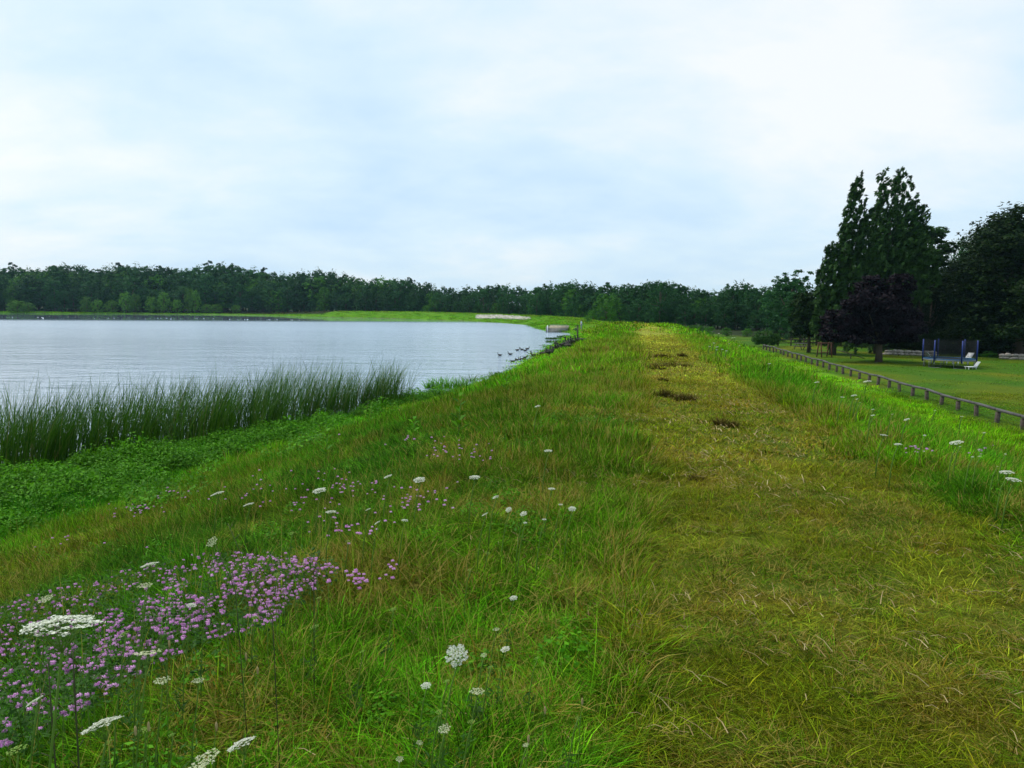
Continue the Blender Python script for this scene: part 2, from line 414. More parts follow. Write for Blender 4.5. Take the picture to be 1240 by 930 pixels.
def ground_mat():
    m = mat('ground_turf', rough=.95, spec=.1); n = NT(m)
    g = n.attr('gcol').outputs['Color']
    f = n.noise(9, 6, .65); f2 = n.noise(55, 4, .7)
    k = n.math('ADD', n.math('MULTIPLY', f, .9), n.math('MULTIPLY', f2, .9))
    k = n.math('MULTIPLY_ADD', k, 1.15, -.25, clamp=False)
    c = n.scale(g, n.math('MAXIMUM', k, .15))
    n.l(c, n.b.inputs['Base Color']); n.bump(n.math('ADD', f, n.math('MULTIPLY', f2, .5)), .9, .06)
    return m
def water_mat():
    m = mat('lake_water', (.26, .34, .43), .06, .5); n = NT(m)
    n.b.inputs['IOR'].default_value = 1.40
    g = n.n('ShaderNodeNewGeometry').outputs['Position']
    a = n.noise(1.25, 3, .55, g, (.55, 1.3, 1)); b = n.noise(4.5, 3, .6, g, (.55, 1.2, 1)); c = n.noise(.02, 2, .5, g, (.35, 1.6, 1))
    big = n.noise(.28, 2, .5, g, (.5, 1.2, 1))
    h = n.math('ADD', n.math('ADD', n.math('MULTIPLY', a, .55), n.math('MULTIPLY', b, .16)), n.math('MULTIPLY', big, .9))
    amp = n.n('ShaderNodeMapRange'); amp.inputs[1].default_value = .35; amp.inputs[2].default_value = .6; amp.inputs[3].default_value = .20; amp.inputs[4].default_value = .38
    n.l(c, amp.inputs[0])
    # calm belt in the lee of the far wood
    sp = n.n('ShaderNodeSeparateXYZ'); n.l(g, sp.inputs[0])
    calm = n.n('ShaderNodeMapRange'); calm.inputs[1].default_value = 207; calm.inputs[2].default_value = 238; calm.inputs[3].default_value = 1; calm.inputs[4].default_value = .0
    n.l(n.math('ADD', sp.outputs['Y'], n.math('MULTIPLY', sp.outputs['X'], -.10)), calm.inputs[0])
    h = n.math('MULTIPLY', h, n.math('MULTIPLY', amp.outputs[0], 1))
    bp = n.n('ShaderNodeBump'); bp.inputs['Distance'].default_value = .30
    n.l(calm.outputs[0], bp.inputs['Strength']); n.l(h, bp.inputs['Height']); n.l(bp.outputs[0], n.b.inputs['Normal'])
    rr = n.n('ShaderNodeMapRange'); rr.inputs[1].default_value = 30; rr.inputs[2].default_value = 160; rr.inputs[3].default_value = .05; rr.inputs[4].default_value = .22
    n.l(sp.outputs['Y'], rr.inputs[0])
    n.l(n.math('MULTIPLY', rr.outputs[0], calm.outputs[0]), n.b.inputs['Roughness'])
    return m

# ---------------------------------------------------------------- ground and water
def build_ground():
    th = np.concatenate([np.linspace(-180, -46, 60, endpoint=False), np.linspace(-46, 46, 400, endpoint=False), np.linspace(46, 180, 60, endpoint=False)])
    r = np.concatenate([[.3], np.geomspace(.6, 130, 300), np.geomspace(132, 420, 150), np.geomspace(430, 4000, 24)])
    T, Rr = np.meshgrid(np.radians(th), r); X = (np.sin(T)*Rr).ravel(); Y = (np.cos(T)*Rr).ravel()
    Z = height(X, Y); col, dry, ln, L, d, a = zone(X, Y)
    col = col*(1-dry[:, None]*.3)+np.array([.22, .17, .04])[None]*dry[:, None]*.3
    nr, ncl = len(r), len(th)
    i = np.arange(nr-1)[:, None]*ncl; j = np.arange(ncl)[None, :]; j2 = (j+1) % ncl
    Fq = np.stack([i+j, i+j2, i+ncl+j2, i+ncl+j], -1).reshape(-1, 4)[:, ::-1]
    c0 = len(X); V = np.concatenate([np.stack([X, Y, Z], 1), [[0, 0, H(0, 0)]]]); col = np.concatenate([col, col[:1]])
    Ft = np.stack([np.full(ncl, c0), (np.arange(ncl)+1) % ncl, np.arange(ncl)], 1)
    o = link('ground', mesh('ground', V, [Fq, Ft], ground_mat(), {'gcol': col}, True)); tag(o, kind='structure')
build_ground()
def build_water():
    P = LAKE.copy()
    n = len(P); out = []
    for i in range(n):       # push the outline 1.5 m under the banks
        a, b, c = P[i-1], P[i], P[(i+1) % n]
        t = (c-a)/np.linalg.norm(c-a); nrm = np.array([t[1], -t[0]])
        out.append(b+nrm*1.6)
    V = [(x, y, WZ) for x, y in out]
    import bmesh
    bm = bmesh.new(); vs = [bm.verts.new(v) for v in V]; bm.faces.new(vs); bmesh.ops.triangulate(bm, faces=bm.faces[:])
    bmesh.ops.recalc_face_normals(bm, faces=bm.faces[:])
    me = bpy.data.meshes.new('lake_water'); bm.to_mesh(me); bm.free()
    if me.polygons[0].normal.z < 0: me.flip_normals()
    me.materials.append(water_mat()); tag(link('lake_water', me), kind='structure')
build_water()

# ---------------------------------------------------------------- instancing for countless ground cover
def gn_scatter(name, P, rot, scl, idx, tint, dry, protos, kind='stuff', label=None):
    me = bpy.data.meshes.new(name); me.vertices.add(len(P)); me.vertices.foreach_set('co', np.asarray(P, dtype=np.float32).ravel())
    a = me.attributes.new('rot', 'FLOAT_VECTOR', 'POINT'); a.data.foreach_set('vector', np.asarray(rot, dtype=np.float32).ravel())
    a = me.attributes.new('scl', 'FLOAT_VECTOR', 'POINT'); a.data.foreach_set('vector', np.asarray(scl, dtype=np.float32).ravel())
    a = me.attributes.new('pid', 'INT', 'POINT'); a.data.foreach_set('value', np.asarray(idx, dtype=np.int32))
    c = np.ones((len(P), 4), dtype=np.float32); c[:, :3] = tint
    a = me.attributes.new('tint', 'FLOAT_COLOR', 'POINT'); a.data.foreach_set('color', c.ravel())
    a = me.attributes.new('dry', 'FLOAT', 'POINT'); a.data.foreach_set('value', np.asarray(dry, dtype=np.float32))
    o = link(name, me); tag(o, label, kind=kind)
    pc = bpy.data.collections.new(name+'_source')
    for k, pm in enumerate(protos):
        pc.objects.link(bpy.data.objects.new('%s_source_%02d' % (name, k), pm))
    g = bpy.data.node_groups.new(name, 'GeometryNodeTree')
    g.interface.new_socket('Geometry', in_out='INPUT', socket_type='NodeSocketGeometry'); g.interface.new_socket('Geometry', in_out='OUTPUT', socket_type='NodeSocketGeometry')
    N = g.nodes; gi = N.new('NodeGroupInput'); go = N.new('NodeGroupOutput'); ip = N.new('GeometryNodeInstanceOnPoints'); ci = N.new('GeometryNodeCollectionInfo')
    ci.inputs['Collection'].default_value = pc; ci.inputs['Separate Children'].default_value = True; ci.inputs['Reset Children'].default_value = True
    def na(nm, ty):
        x = N.new('GeometryNodeInputNamedAttribute'); x.data_type = ty; x.inputs['Name'].default_value = nm
        return [s for s in x.outputs if s.enabled and s.name == 'Attribute'][0]
    g.links.new(gi.outputs[0], ip.inputs['Points']); g.links.new(ci.outputs[0], ip.inputs['Instance']); ip.inputs['Pick Instance'].default_value = True
    g.links.new(na('pid', 'INT'), ip.inputs['Instance Index'])
    e2r = N.new('FunctionNodeEulerToRotation'); g.links.new(na('rot', 'FLOAT_VECTOR'), e2r.inputs[0]); g.links.new(e2r.outputs[0], ip.inputs['Rotation'])
    g.links.new(na('scl', 'FLOAT_VECTOR'), ip.inputs['Scale'])
    g.links.new(ip.outputs[0], go.inputs[0])
    md = o.modifiers.new('scatter', 'NODES'); md.node_group = g
    return o

def blades(base, hgt, wid, ang, lean, curl, bl, hue, segs=3):
    """many blades at once -> V, Fs, attrs"""
    n = len(base); t = np.linspace(0, 1, segs+1)
    dx, dy = np.cos(ang), np.sin(ang)
    off = hgt[:, None]*(lean[:, None]*t[None]+curl[:, None]*t[None]**2)
    z = hgt[:, None]*(t[None]-.35*np.clip(lean+curl, 0, 1.5)[:, None]*t[None]**2)
    cx = base[:, 0:1]+dx[:, None]*off; cy = base[:, 1:2]+dy[:, None]*off; cz = base[:, 2:3]+z
    pa = ang+rng.uniform(.6, 2.5, n); wx, wy = np.cos(pa), np.sin(pa)
    wd = wid[:, None]*.5*np.clip(1.15-t[None], .0, 1)**.6
    V = []; nseg = segs
    Lp = np.stack([cx-wx[:, None]*wd, cy-wy[:, None]*wd, cz], -1)[:, :-1]; Rp = np.stack([cx+wx[:, None]*wd, cy+wy[:, None]*wd, cz], -1)[:, :-1]
    tip = np.stack([cx[:, -1], cy[:, -1], cz[:, -1]], -1)[:, None]
    V = np.concatenate([Lp, Rp, tip], 1)   # n, 2*segs+1, 3
    k = 2*segs+1; b = (np.arange(n)*k)[:, None]
    Q = [np.stack([b[:, 0]+i, b[:, 0]+segs+i, b[:, 0]+segs+i+1, b[:, 0]+i+1], -1) for i in range(segs-1)]
    T = np.stack([b[:, 0]+segs-1, b[:, 0]+2*segs-1, b[:, 0]+2*segs], -1)
    at = {'bl': np.repeat(bl, k), 'hue': np.repeat(hue, k)}
    return V.reshape(-1, 3), ([np.concatenate(Q)] if Q else [])+[T], at
def tuft(name, n, rad, h0, h1, wd, lean, curl, segs=3, heads=0, wind=.25, m=None):
    r = rad*np.sqrt(rng.random(n)); q = rng.uniform(0, 2*math.pi, n)
    base = np.stack([r*np.cos(q), r*np.sin(q), np.full(n, -.02)], 1)
    hg = rng.uniform(h0, h1, n)
    ang = np.where(rng.random(n) < wind, rng.normal(0, .7, n), q+rng.normal(0, 1.0, n))
    V, Fs, at = blades(base, hg, wd*rng.uniform(.6, 1.3, n), ang, lean*rng.uniform(.2, 1.5, n), curl*rng.uniform(.1, 1.5, n), rng.random(n), rng.random(n), segs)
    return mesh(name, V, Fs, m or M_BLADE, at)
random_seed = 0
P_NEAR = [tuft('near_tuft', 60, .09, .04, .155, .0044, .45, .7) for _ in range(6)]
P_STALK = [tuft('stalk_tuft', 6, .10, .20, .42, .0026, .25, .35, 4) for _ in range(4)]
P_MID = [tuft('mid_tuft', 70, .20, .05, .19, .0085, .40, .55) for _ in range(5)]
P_WIDE = [tuft('wide_tuft', 80, .42, .06, .22, .018, .35, .50, 2) for _ in range(5)]
P_FAR = [tuft('far_tuft', 90, .9, .04, .15, .045, .3, .4, 2) for _ in range(4)]
P_SHORT = [tuft('short_tuft', 80, .10, .015, .075, .0038, .8, 1.0, 2) for _ in range(5)]
P_SHORTM = [tuft('short_mid_tuft', 70, .24, .02, .065, .010, .7, .8, 2) for _ in range(4)]
P_SHORTF = [tuft('short_far_tuft', 60, .55, .02, .07, .026, .6, .7, 2) for _ in range(4)]

FOV_T = math.tan(R(38))
def cand(n, y0, y1, pad=1.2):
    """random ground points in the widened view wedge between two depths, uniform over the area"""
    A0 = y0*FOV_T+pad; A1_ = y1*FOV_T+pad
    u = rng.random(int(n*1.0)); Y = np.sqrt(y0**2+u*(y1**2-y0**2)) if y0 > 2 else y0+(y1-y0)*u**.7
    X = rng.uniform(-1, 1, len(Y))*(Y*FOV_T+pad)
    return X, Y
sets = {}
def add_set(key, X, Y, size, hscale, nproto, tintj=.28):
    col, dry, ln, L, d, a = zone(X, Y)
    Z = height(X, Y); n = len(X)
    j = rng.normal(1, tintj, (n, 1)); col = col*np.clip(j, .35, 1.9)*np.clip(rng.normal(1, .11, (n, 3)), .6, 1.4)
    rot = np.stack([rng.normal(0, .10, n), rng.normal(.06, .10, n), rng.uniform(0, 2*math.pi, n)], 1)
    # wind: keep most tufts roughly aligned so that they lean one way
    rot[:, 2] = np.where(rng.random(n) < .5, rng.normal(0, .8, n), rot[:, 2])
    s = size*rng.uniform(.75, 1.3, n); hs = s*hscale*rng.uniform(.7, 1.35, n)
    sets.setdefault(key, []).append((np.stack([X, Y, Z], 1), rot, np.stack([s, s, hs], 1), rng.integers(0, nproto, n), np.clip(col, .003, 1), dry))
def sel(X, Y, f):
    col, dry, ln, L, d, a = zone(X, Y); m = f(X, Y, ln, L, d, a); return X[m], Y[m]
def isgrass(ln, L, d): return (d > .1) & (ln > .5)
def ispath(ln, L, d): return (ln <= .5) & (L < 14)
def bands(key_t, key_s, key_l, y0, y1, n, pt, ps, size=1.0):
    X, Y = cand(n, y0, y1)
    col, dry, ln, L, d, a = zone(X, Y)
    m = isgrass(ln, L, d) & (L < 15.2)
    hs = np.clip(1+2.0*(fbm(X*.9+5, Y*.9, 3)-.5), .35, 2)*(1-.5*sstep(20, 30, Y)*(L < -2.5))
    add_set(key_t, X[m], Y[m], size, hs[m], len(pt))
    m2 = ispath(ln, L, d)
    add_set(key_s, X[m2], Y[m2], size, 1.0, len(ps))
    if key_l:
        m3 = (L >= 15) & (L < 60)
        add_set(key_s, X[m3], Y[m3], size, .6, len(ps))
bands('near', 'short', None, 1.3, 3.6, 6500, P_NEAR, P_SHORT)
bands('near', 'short', None, 3.6, 8, 13500, P_NEAR, P_SHORT, 1.1)
bands('mid', 'shortm', None, 7.5, 18, 15000, P_MID, P_SHORTM)
bands('wide', 'shortf', 1, 17, 45, 17000, P_WIDE, P_SHORTF)
bands('far', 'shortf', 1, 44, 130, 9000, P_FAR, P_SHORTF, 1.3)
X, Y = cand(1700, 1.3, 8); X, Y = sel(X, Y, lambda X, Y, ln, L, d, a: (ln > .5) & ((L > -9)) & ((L < .3) | (L > 3.2))); add_set('stalk', X, Y, 1, 1.0, len(P_STALK))
X, Y = cand(2600, 8, 22); X, Y = sel(X, Y, lambda X, Y, ln, L, d, a: (ln > .5) & (L > -9.5) & (L < 12)); add_set('stalk', X, Y, 1.3, .95, len(P_STALK))
for (nn_, y0_, y1_, sz) in ((2600, 1.4, 9, 1.0), (6500, 8, 30, 1.4)):
    X, Y = cand(nn_, y0_, y1_); X, Y = sel(X, Y, lambda X, Y, ln, L, d, a: (ln > .5) & (L > -9) & (L < 12) & ((L < .2) | (L > 3)) & (fbm(X*.8+20, Y*.8+3, 3) > .56))
    add_set('stalk', X, Y, sz, .75, len(P_STALK)); q = sets['stalk'][-1]; q[5][:] = np.clip(q[5]+.40, 0, .8)
# far dike meadow and shore fringe
def shore_pts(a0, a1, d0, d1, n):
    A = rng.uniform(a0, a1, n); D = rng.uniform(d0, d1, n)
    X = np.interp(A, ARC, SH[:, 0]); Y = np.interp(A, ARC, SH[:, 1])
    e_ = 1.5; X2 = np.interp(A+e_, ARC, SH[:, 0]); Y2 = np.interp(A+e_, ARC, SH[:, 1]); X1 = np.interp(A-e_, ARC, SH[:, 0]); Y1 = np.interp(A-e_, ARC, SH[:, 1])
    tx, ty = X2-X1, Y2-Y1; l = np.hypot(tx, ty)+1e-9
    return X+ty/l*D, Y-tx/l*D
X, Y = shore_pts(A2, A7, .3, 14, 3500); add_set('far', X, Y, 1.5, .8, len(P_FAR))
X, Y = shore_pts(A7+42, A7+150, .3, 7, 900); add_set('far', X, Y, 1.8, 2.0, len(P_FAR))
X, Y = shore_pts(A7, ARC[-2], .3, 4, 900); add_set('far', X, Y, 1.6, 1.0, len(P_FAR))
X, Y = shore_pts(arc_of((-6.2, 33.5)), A2, .0, .8, 700); add_set('wide', X, Y, .5, .6, len(P_WIDE))
def flush(name, keys):
    protos = []; parts = []
    for k, pr in keys:
        off = len(protos); protos += pr
        for (P, r, s, i, t, d) in sets.get(k, []): parts.append((P, r, s, i+off, t, d))
    z = [np.concatenate([p[j] for p in parts]) for j in range(6)]
    gn_scatter(name, *z, protos, label=None); return len(z[0])
print('instances', flush('meadow_grass', [('near', P_NEAR), ('mid', P_MID), ('wide', P_WIDE), ('far', P_FAR), ('stalk', P_STALK)]))
print('instances', flush('mown_grass', [('short', P_SHORT), ('shortm', P_SHORTM), ('shortf', P_SHORTF)]))

# dry straw lying on the mown path and matted at its edges
def straw():
    X, Y = cand(11000, 1.5, 14); L, d, a = lateral(X, Y)
    den = fbm(X*1.3+4, Y*1.3+60, 3)
    m = (L > -1.2) & (L < 3.4) & (den > .50+.12*rng.random(len(X))) ; X, Y = X[m], Y[m]; n = len(X)
    Z = height(X, Y)+rng.uniform(.015, .05, n)
    q = rng.normal(2.4, .8, n); ln = rng.uniform(.03, .14, n); el = rng.normal(.1, .18, n); wdt = rng.uniform(.0012, .003, n)*np.clip(Y/4, 1, 2.5)
    dirv = np.stack([np.cos(q)*np.cos(el), np.sin(q)*np.cos(el), np.sin(el)], 1)*ln[:, None]
    wv = np.stack([-np.sin(q), np.cos(q), np.zeros(n)], 1)*wdt[:, None]; up = np.array([0, 0, 1])[None]*wdt[:, None]*.8
    A = np.stack([X, Y, Z], 1); B = A+dirv
    mid = (A+B)/2+np.array([0, 0, .012])[None]
    V = np.stack([A-wv, A+wv, mid-wv, mid+wv, B-wv*.5, B+wv*.5, mid+up, ], 1).reshape(-1, 3); b = np.arange(n)*7
    Fq = np.concatenate([np.stack([b, b+1, b+3, b+2], 1), np.stack([b+2, b+3, b+5, b+4], 1)])
    Ft = np.concatenate([np.stack([b, b+2, b+6], 1), np.stack([b+2, b+4, b+6], 1)])
    o = link('dry_straw', mesh('dry_straw', V, [Fq, Ft], M_STRAW, {'bl': np.repeat(rng.random(n), 7)})); tag(o, kind='stuff')
straw()

# ---------------------------------------------------------------- reeds
def reeds():
    n = 6300
    a0, a1 = arc_of((-42, 2)), arc_of((-6.2, 33.5))+1.5
    A = a0+(a1-a0)*rng.random(n); D = rng.uniform(-2.0, 2.5, n)
    t = (A-a0)/(a1-a0)
    D = np.where(t > .86, D*.55-.2, D)
    X = np.interp(A, ARC, SH[:, 0]); Y = np.interp(A, ARC, SH[:, 1])
    X2 = np.interp(A+2, ARC, SH[:, 0]); Y2 = np.interp(A+2, ARC, SH[:, 1]); tx, ty = X2-X, Y2-Y; l = np.hypot(tx, ty)
    X, Y = X+ty/l*D, Y-tx/l*D
    keep = (fbm(X*1.1, Y*1.1, 2) > .40) & (rng.random(n) < 1-.55*sstep(.70, .95, t)); X, Y, t = X[keep], Y[keep], t[keep]; n = len(X)
    hb = rng.normal(2.35, .36, n)*(1-.22*sstep(.88, 1, t))*(1+.75*(fbm(X*.55+8, Y*.55, 3)-.5))
    k = 6; Xr = np.repeat(X, k)+rng.normal(0, .04, n*k); Yr = np.repeat(Y, k)+rng.normal(0, .04, n*k)
    h = np.minimum(np.repeat(hb, k), 2.8)*rng.uniform(.6, 1.08, n*k)
    base = np.stack([Xr, Yr, np.maximum(height(Xr, Yr), WZ-.15)-.05], 1)
    ang = rng.normal(.15, .55, n*k); ang = np.where(rng.random(n*k) < .15, ang+math.pi, ang)
    V, Fs, at = blades(base, h, rng.uniform(.013, .027, n*k), ang, rng.normal(.12, .07, n*k), np.abs(rng.normal(.18, .14, n*k)), rng.random(n*k), rng.random(n*k), 5)
    at['cl'] = (at['bl'] > .93).astype(np.float32)
    o = link('reeds', mesh('reeds', V, Fs, M_REED, at)); tag(o, kind='stuff')
reeds()

# ---------------------------------------------------------------- leafy plants
def leaf_quads(P, N, size, elong=1.0, jit=.6, axis=None):
    """rhombic leaves at P facing N"""
    n = len(P); N = N+rng.normal(0, jit, (n, 3)); N /= np.linalg.norm(N, axis=1)[:, None]+1e-9
    if axis is None: A = rng.normal(0, 1, (n, 3))
    else: A = np.asarray(axis)+rng.normal(0, .35, (n, 3))
    U = A-(A*N).sum(1)[:, None]*N; U /= np.linalg.norm(U, axis=1)[:, None]+1e-9; W = np.cross(N, U)
    s = (size*rng.uniform(.6, 1.4, n))[:, None]
    a = U*s*elong; b = W*s*.55; dr = N*s*.15
    V = np.stack([P-a, P-b*1.0-dr, P+a, P+b-dr], 1).reshape(-1, 3); i = np.arange(n)*4
    return V, np.stack([i, i+1, i+2, i+3], 1)
def weed_proto(n, rad, h, ls):
    q = rng.uniform(0, 2*math.pi, n); r = rad*np.sqrt(rng.random(n)); z = h*(1-(r/rad)**2*.45)*rng.uniform(.45, 1.05, n)
    P = np.stack([r*np.cos(q), r*np.sin(q), z], 1); N = np.stack([np.cos(q)*.4, np.sin(q)*.4, np.ones(n)], 1)
    V, F = leaf_quads(P, N, np.full(n, ls), 1.1, .35)
    # stems
    m = n//6; k = rng.integers(0, n, m); A = P[k]*np.array([.5, .5, 0]); B = P[k]; wv = np.array([.004, 0, 0])
    Vs = np.stack([A-wv, A+wv, B+wv, B-wv], 1).reshape(-1, 3); i = np.arange(m)*4+len(V)
    at = {'bl': np.concatenate([np.repeat(rng.random(n), 4), np.zeros(m*4)]), 'cl': np.concatenate([np.repeat((rng.random(n) > .8)*1.0, 4), np.zeros(m*4)])}
    return mesh('weed_plant', np.concatenate([V, Vs]), [np.concatenate([F, np.stack([i, i+1, i+2, i+3], 1)])], M_WEED, at)
def weeds():
    protos = [weed_proto(170, .34, .26+.08*i, .029) for i in range(4)]
    X, Y = cand(17000, 9, 48); L, d, a = lateral(X, Y); nn = fbm(X*.5, Y*.5, 3)
    m = (d > 2.0) & (L < -10.5+3.2*(nn-.5)) & (X > -30)
    X2, Y2 = cand(1500, 8, 40); L2, d2, _ = lateral(X2, Y2); m2 = (L2 < -6) & (d2 > .1) & (fbm(X2*.4+3, Y2*.4+77, 3) > .60)
    X4, Y4 = cand(2600, 1.5, 14); L4, d4, _ = lateral(X4, Y4); m4 = ((L4 < -.2) | (L4 > 3)) & (L4 > -9) & (fbm(X4*1.5+60, Y4*1.5+9, 3) > .53)
    X3, Y3 = shore_pts(arc_of((-6.2, 33.5)), arc_of((-4, 38)), .0, 1.6, 120)
    X, Y = np.concatenate([X[m], X2[m2], X3, X4[m4]]), np.concatenate([Y[m], Y2[m2], Y3, Y4[m4]]); n = len(X)
    s = rng.uniform(.6, 1.35, n)*(.75+.6*fbm(X*.7+40, Y*.7, 2))
    s[-int(m4.sum()):] *= .33
    gn_scatter('leafy_weeds', np.stack([X, Y, height(X, Y)-.05], 1), np.stack([np.zeros(n), np.full(n, .08), rng.uniform(0, 6.28, n)], 1), np.stack([s, s, s*rng.uniform(.7, 1.3, n)], 1),
               rng.integers(0, 4, n), np.ones((n, 3))*.1, np.zeros(n), protos)
    print('weeds', n)
weeds()

def build_milkweed():
    g = 'broad-leaved weeds on the lake slope'
    spots = [(555, 532, .55, 'broad-leaved green weed alone on the slope below the reeds, right of the thin grass clump'),
             (612, 478, .45, 'small broad-leaved weed on the bank below the nearest ducks'),
             (395, 562, .5, 'leafy upright weed at the edge of the pale vetch drifts on the slope'),
             (362, 525, .7, 'tall leafy weed standing right against the reeds'),
             (448, 520, .5, 'leafy weed on the grass slope below the thin end of the reeds'),
             (500, 536, .35, 'low leafy weed in mid slope beside yellowed grass')]
    for (px, py, h, lab) in spots:
        p = march(px, py); root = empty('broadleaf_weed', (p.x, p.y, H(p.x, p.y))); tag(root, lab, 'weed', g)
        mb = MB(); mb.tube([(0, 0, -.03), (.01, 0, h*.5), (.04, .01, h)], [.008, .006, .003], 5)
        link('stem', mb.mesh('stem', M_STEM), root)
        me = MB()
        for k in range(12):
            z = h*(.2+.8*k/11); q = k*2.4; l = .16*(1-.45*k/11); c, s_ = math.cos(q), math.sin(q)
            ww = .035; base = Vector((.03*z, 0, z)); tipv = base+Vector((c*l, s_*l, l*.55)); midv = base+Vector((c*l*.55, s_*l*.55, l*.45))
            sd_ = Vector((-s_, c, 0))*ww
            me.add([base, midv-sd_, tipv, midv+sd_], [(0, 1, 2, 3)])
        n = len(me.v); mm = me.mesh('leaf_whorl', M_WEED, attrs={'bl': np.repeat(rng.random(n//4), 4), 'cl': np.zeros(n)})
        link('foliage', mm, root)
build_milkweed()

# ---------------------------------------------------------------- trees
def crown(name, lobes, n, size, m, elong=1.0, jit=.7, axis=None, fill=.35, vary=.5):
    """lobes: (cx,cy,cz,rx,ry,rz,weight). Leaves sit in sub-clumps over each lobe's shell and partly inside."""
    Wt = np.array([l[6] for l in lobes], float); Wt /= Wt.sum(); Ps = []; Ns = []; Cl = []
    for li, l in enumerate(lobes):
        k = max(8, int(n*Wt[li])); c = np.array(l[:3]); r = np.array(l[3:6])
        nc = max(5, k//28); D = rng.normal(0, 1, (nc, 3)); D /= np.linalg.norm(D, axis=1)[:, None]
        rad = np.where(rng.random(nc) < fill, rng.uniform(.35, .8, nc), rng.uniform(.80, .96, nc))
        cc = D*rad[:, None]; tone = rng.random(nc)**2; low = D[:, 2] < -.75; cc[low] *= .8
        idx = rng.integers(0, nc, k)
        p = cc[idx]+np.clip(rng.normal(0, .10, (k, 3)), -.17, .17)
        Ps.append(c+p*r); Ns.append(D[idx]+np.array([0, 0, .35])); Cl.append(tone[idx])
    P = np.concatenate(Ps); N = np.concatenate(Ns); cl = np.concatenate(Cl)
    V, F = leaf_quads(P, N, np.full(len(P), size), elong, jit, axis)
    return mesh(name, V, [F], m, {'bl': np.repeat(rng.random(len(P)), 4), 'cl': np.repeat(cl, 4)})
def trunk_mesh(h, r, limbs, lean=0.0, z0=-.02):
    mb = MB(); pts = [(lean*h*t**1.5, 0, z0+(h-z0)*t) for t in (0, .3, .6, 1)]
    mb.tube(pts, [r*1.25, r*.9, r*.65, r*.28], 8)
    for (bx, t0, ex, ey, ez, rr) in limbs:
        b = Vector((lean*h*t0**1.5, 0, h*t0)); e_ = Vector((ex, ey, ez)); m_ = (b+e_)/2+Vector((0, 0, -.06*h*.3))
        mb.tube([b, m_, e_], [rr, rr*.7, rr*.25], 6)
    return mb.mesh('trunk', M_BARK, True)
def deciduous_proto(kind, seed, fine=False):
    """unit tree: height 1, crown about .36 in radius"""
    global rng
    keep = rng; rng = np.random.default_rng(seed); lobes = []
    if kind == 'round': nl, cz0, cz1, rw = 12, .16, .86, .34
    elif kind == 'broad': nl, cz0, cz1, rw = 14, .18, .84, .44
    elif kind == 'tall': nl, cz0, cz1, rw = 13, .14, .88, .24
    else: nl, cz0, cz1, rw = 12, .06, .84, .40
    lobes.append((0, 0, .50, rw*.88, rw*.88, .46, 5.0))
    for i in range(nl):
        t = (i+.5)/nl; z = cz0+(cz1-cz0)*t; q = i*2.4+rng.uniform(-.4, .4)
        rr = rw*(math.sin(math.pi*(.18+.75*t))**.7)*rng.uniform(.45, .8); s_ = rng.uniform(.10, .17)*(1.15 if t < .6 else .95)
        lobes.append((rr*math.cos(q), rr*math.sin(q), z, s_*1.15, s_*1.15, s_*.85, 1.0))
    lobes.append((rw*.2, 0, .80, rw*.5, rw*.5, .15, 1.2))
    cm = crown('crown_'+kind, lobes, *((5200, .0165) if not fine else (26000, .0078)), M_OAK, 1.2, .75)
    limbs = [(0, rng.uniform(.35, .6), l[0]*.85, l[1]*.85, l[2], .012) for l in lobes[1::2]]
    tm = trunk_mesh(.75, .022, limbs)
    rng = keep; return tm, cm
def pine_proto(seed):
    global rng
    keep = rng; rng = np.random.default_rng(seed); lobes = []; limbs = []
    for i in range(16):
        t = (i+.5)/16; z = .30+.68*t; q = i*2.1+rng.uniform(-.5, .5); rr = .20*(1-t*.75)*rng.uniform(.5, 1.1)
        lobes.append((rr*math.cos(q), rr*math.sin(q), z, .11*(1-t*.5), .11*(1-t*.5), .028, 1.0)); limbs.append((0, z*.98/.97, rr*1.2*math.cos(q), rr*1.2*math.sin(q), z, .006))
    cm = crown('crown_pine', lobes, 2600, .014, M_PINE, 1.6, .6, fill=.5); tm = trunk_mesh(.97, .017, limbs[::2]); rng = keep; return tm, cm
PROTO = {'round': [deciduous_proto('round', s) for s in (11, 12, 13)], 'broad': [deciduous_proto('broad', s) for s in (21, 22, 23)],
         'tall': [deciduous_proto('tall', s) for s in (31, 32)], 'bushy': [deciduous_proto('bushy', s) for s in (41, 42)], 'pine': [pine_proto(s) for s in (51, 52)]}
FINE = {'round': [deciduous_proto('round', s, True) for s in (61, 62)], 'broad': [deciduous_proto('broad', s, True) for s in (71, 72)], 'tall': [deciduous_proto('tall', 81, True)], 'bushy': [deciduous_proto('bushy', s, True) for s in (91, 92)]}
MATSWAP = {}
def swap(me, m):
    k = (me.name, m.name)
    if k not in MATSWAP:
        c = me.copy(); c.materials.clear(); c.materials.append(m); MATSWAP[k] = c
    return MATSWAP[k]
def place_tree(name, kind, px, ytop, Y, lab, cat, grp, m=None, wide=1.0, base=None, v=None):
    top = at_depth(px, ytop, Y); zb = H(top.x, Y) if base is None else base
    h = top.z-zb; T_ = FINE if (Y < 112 and kind in FINE) else PROTO; tm, cm = random.choice(T_[kind])
    root = empty(name, (top.x, Y, zb-.1), random.uniform(0, 6.28), (h*wide, h*wide, h))
    tag(root, lab, cat, grp)
    link('trunk', tm, root); link('crown', swap(cm, m) if m and m is not M_OAK else cm, root)
    return root
ORD = 'first second third fourth fifth sixth seventh eighth ninth tenth eleventh twelfth thirteenth fourteenth fifteenth sixteenth seventeenth eighteenth nineteenth twentieth'.split()
def ordw(i): return ORD[i] if i < 20 else 'twenty-'+ORD[i-20] if i < 29 else 'thirtieth' if i == 29 else 'thirty-'+ORD[i-30] if i < 39 else 'fortieth' if i == 39 else 'forty-'+ORD[i-40]
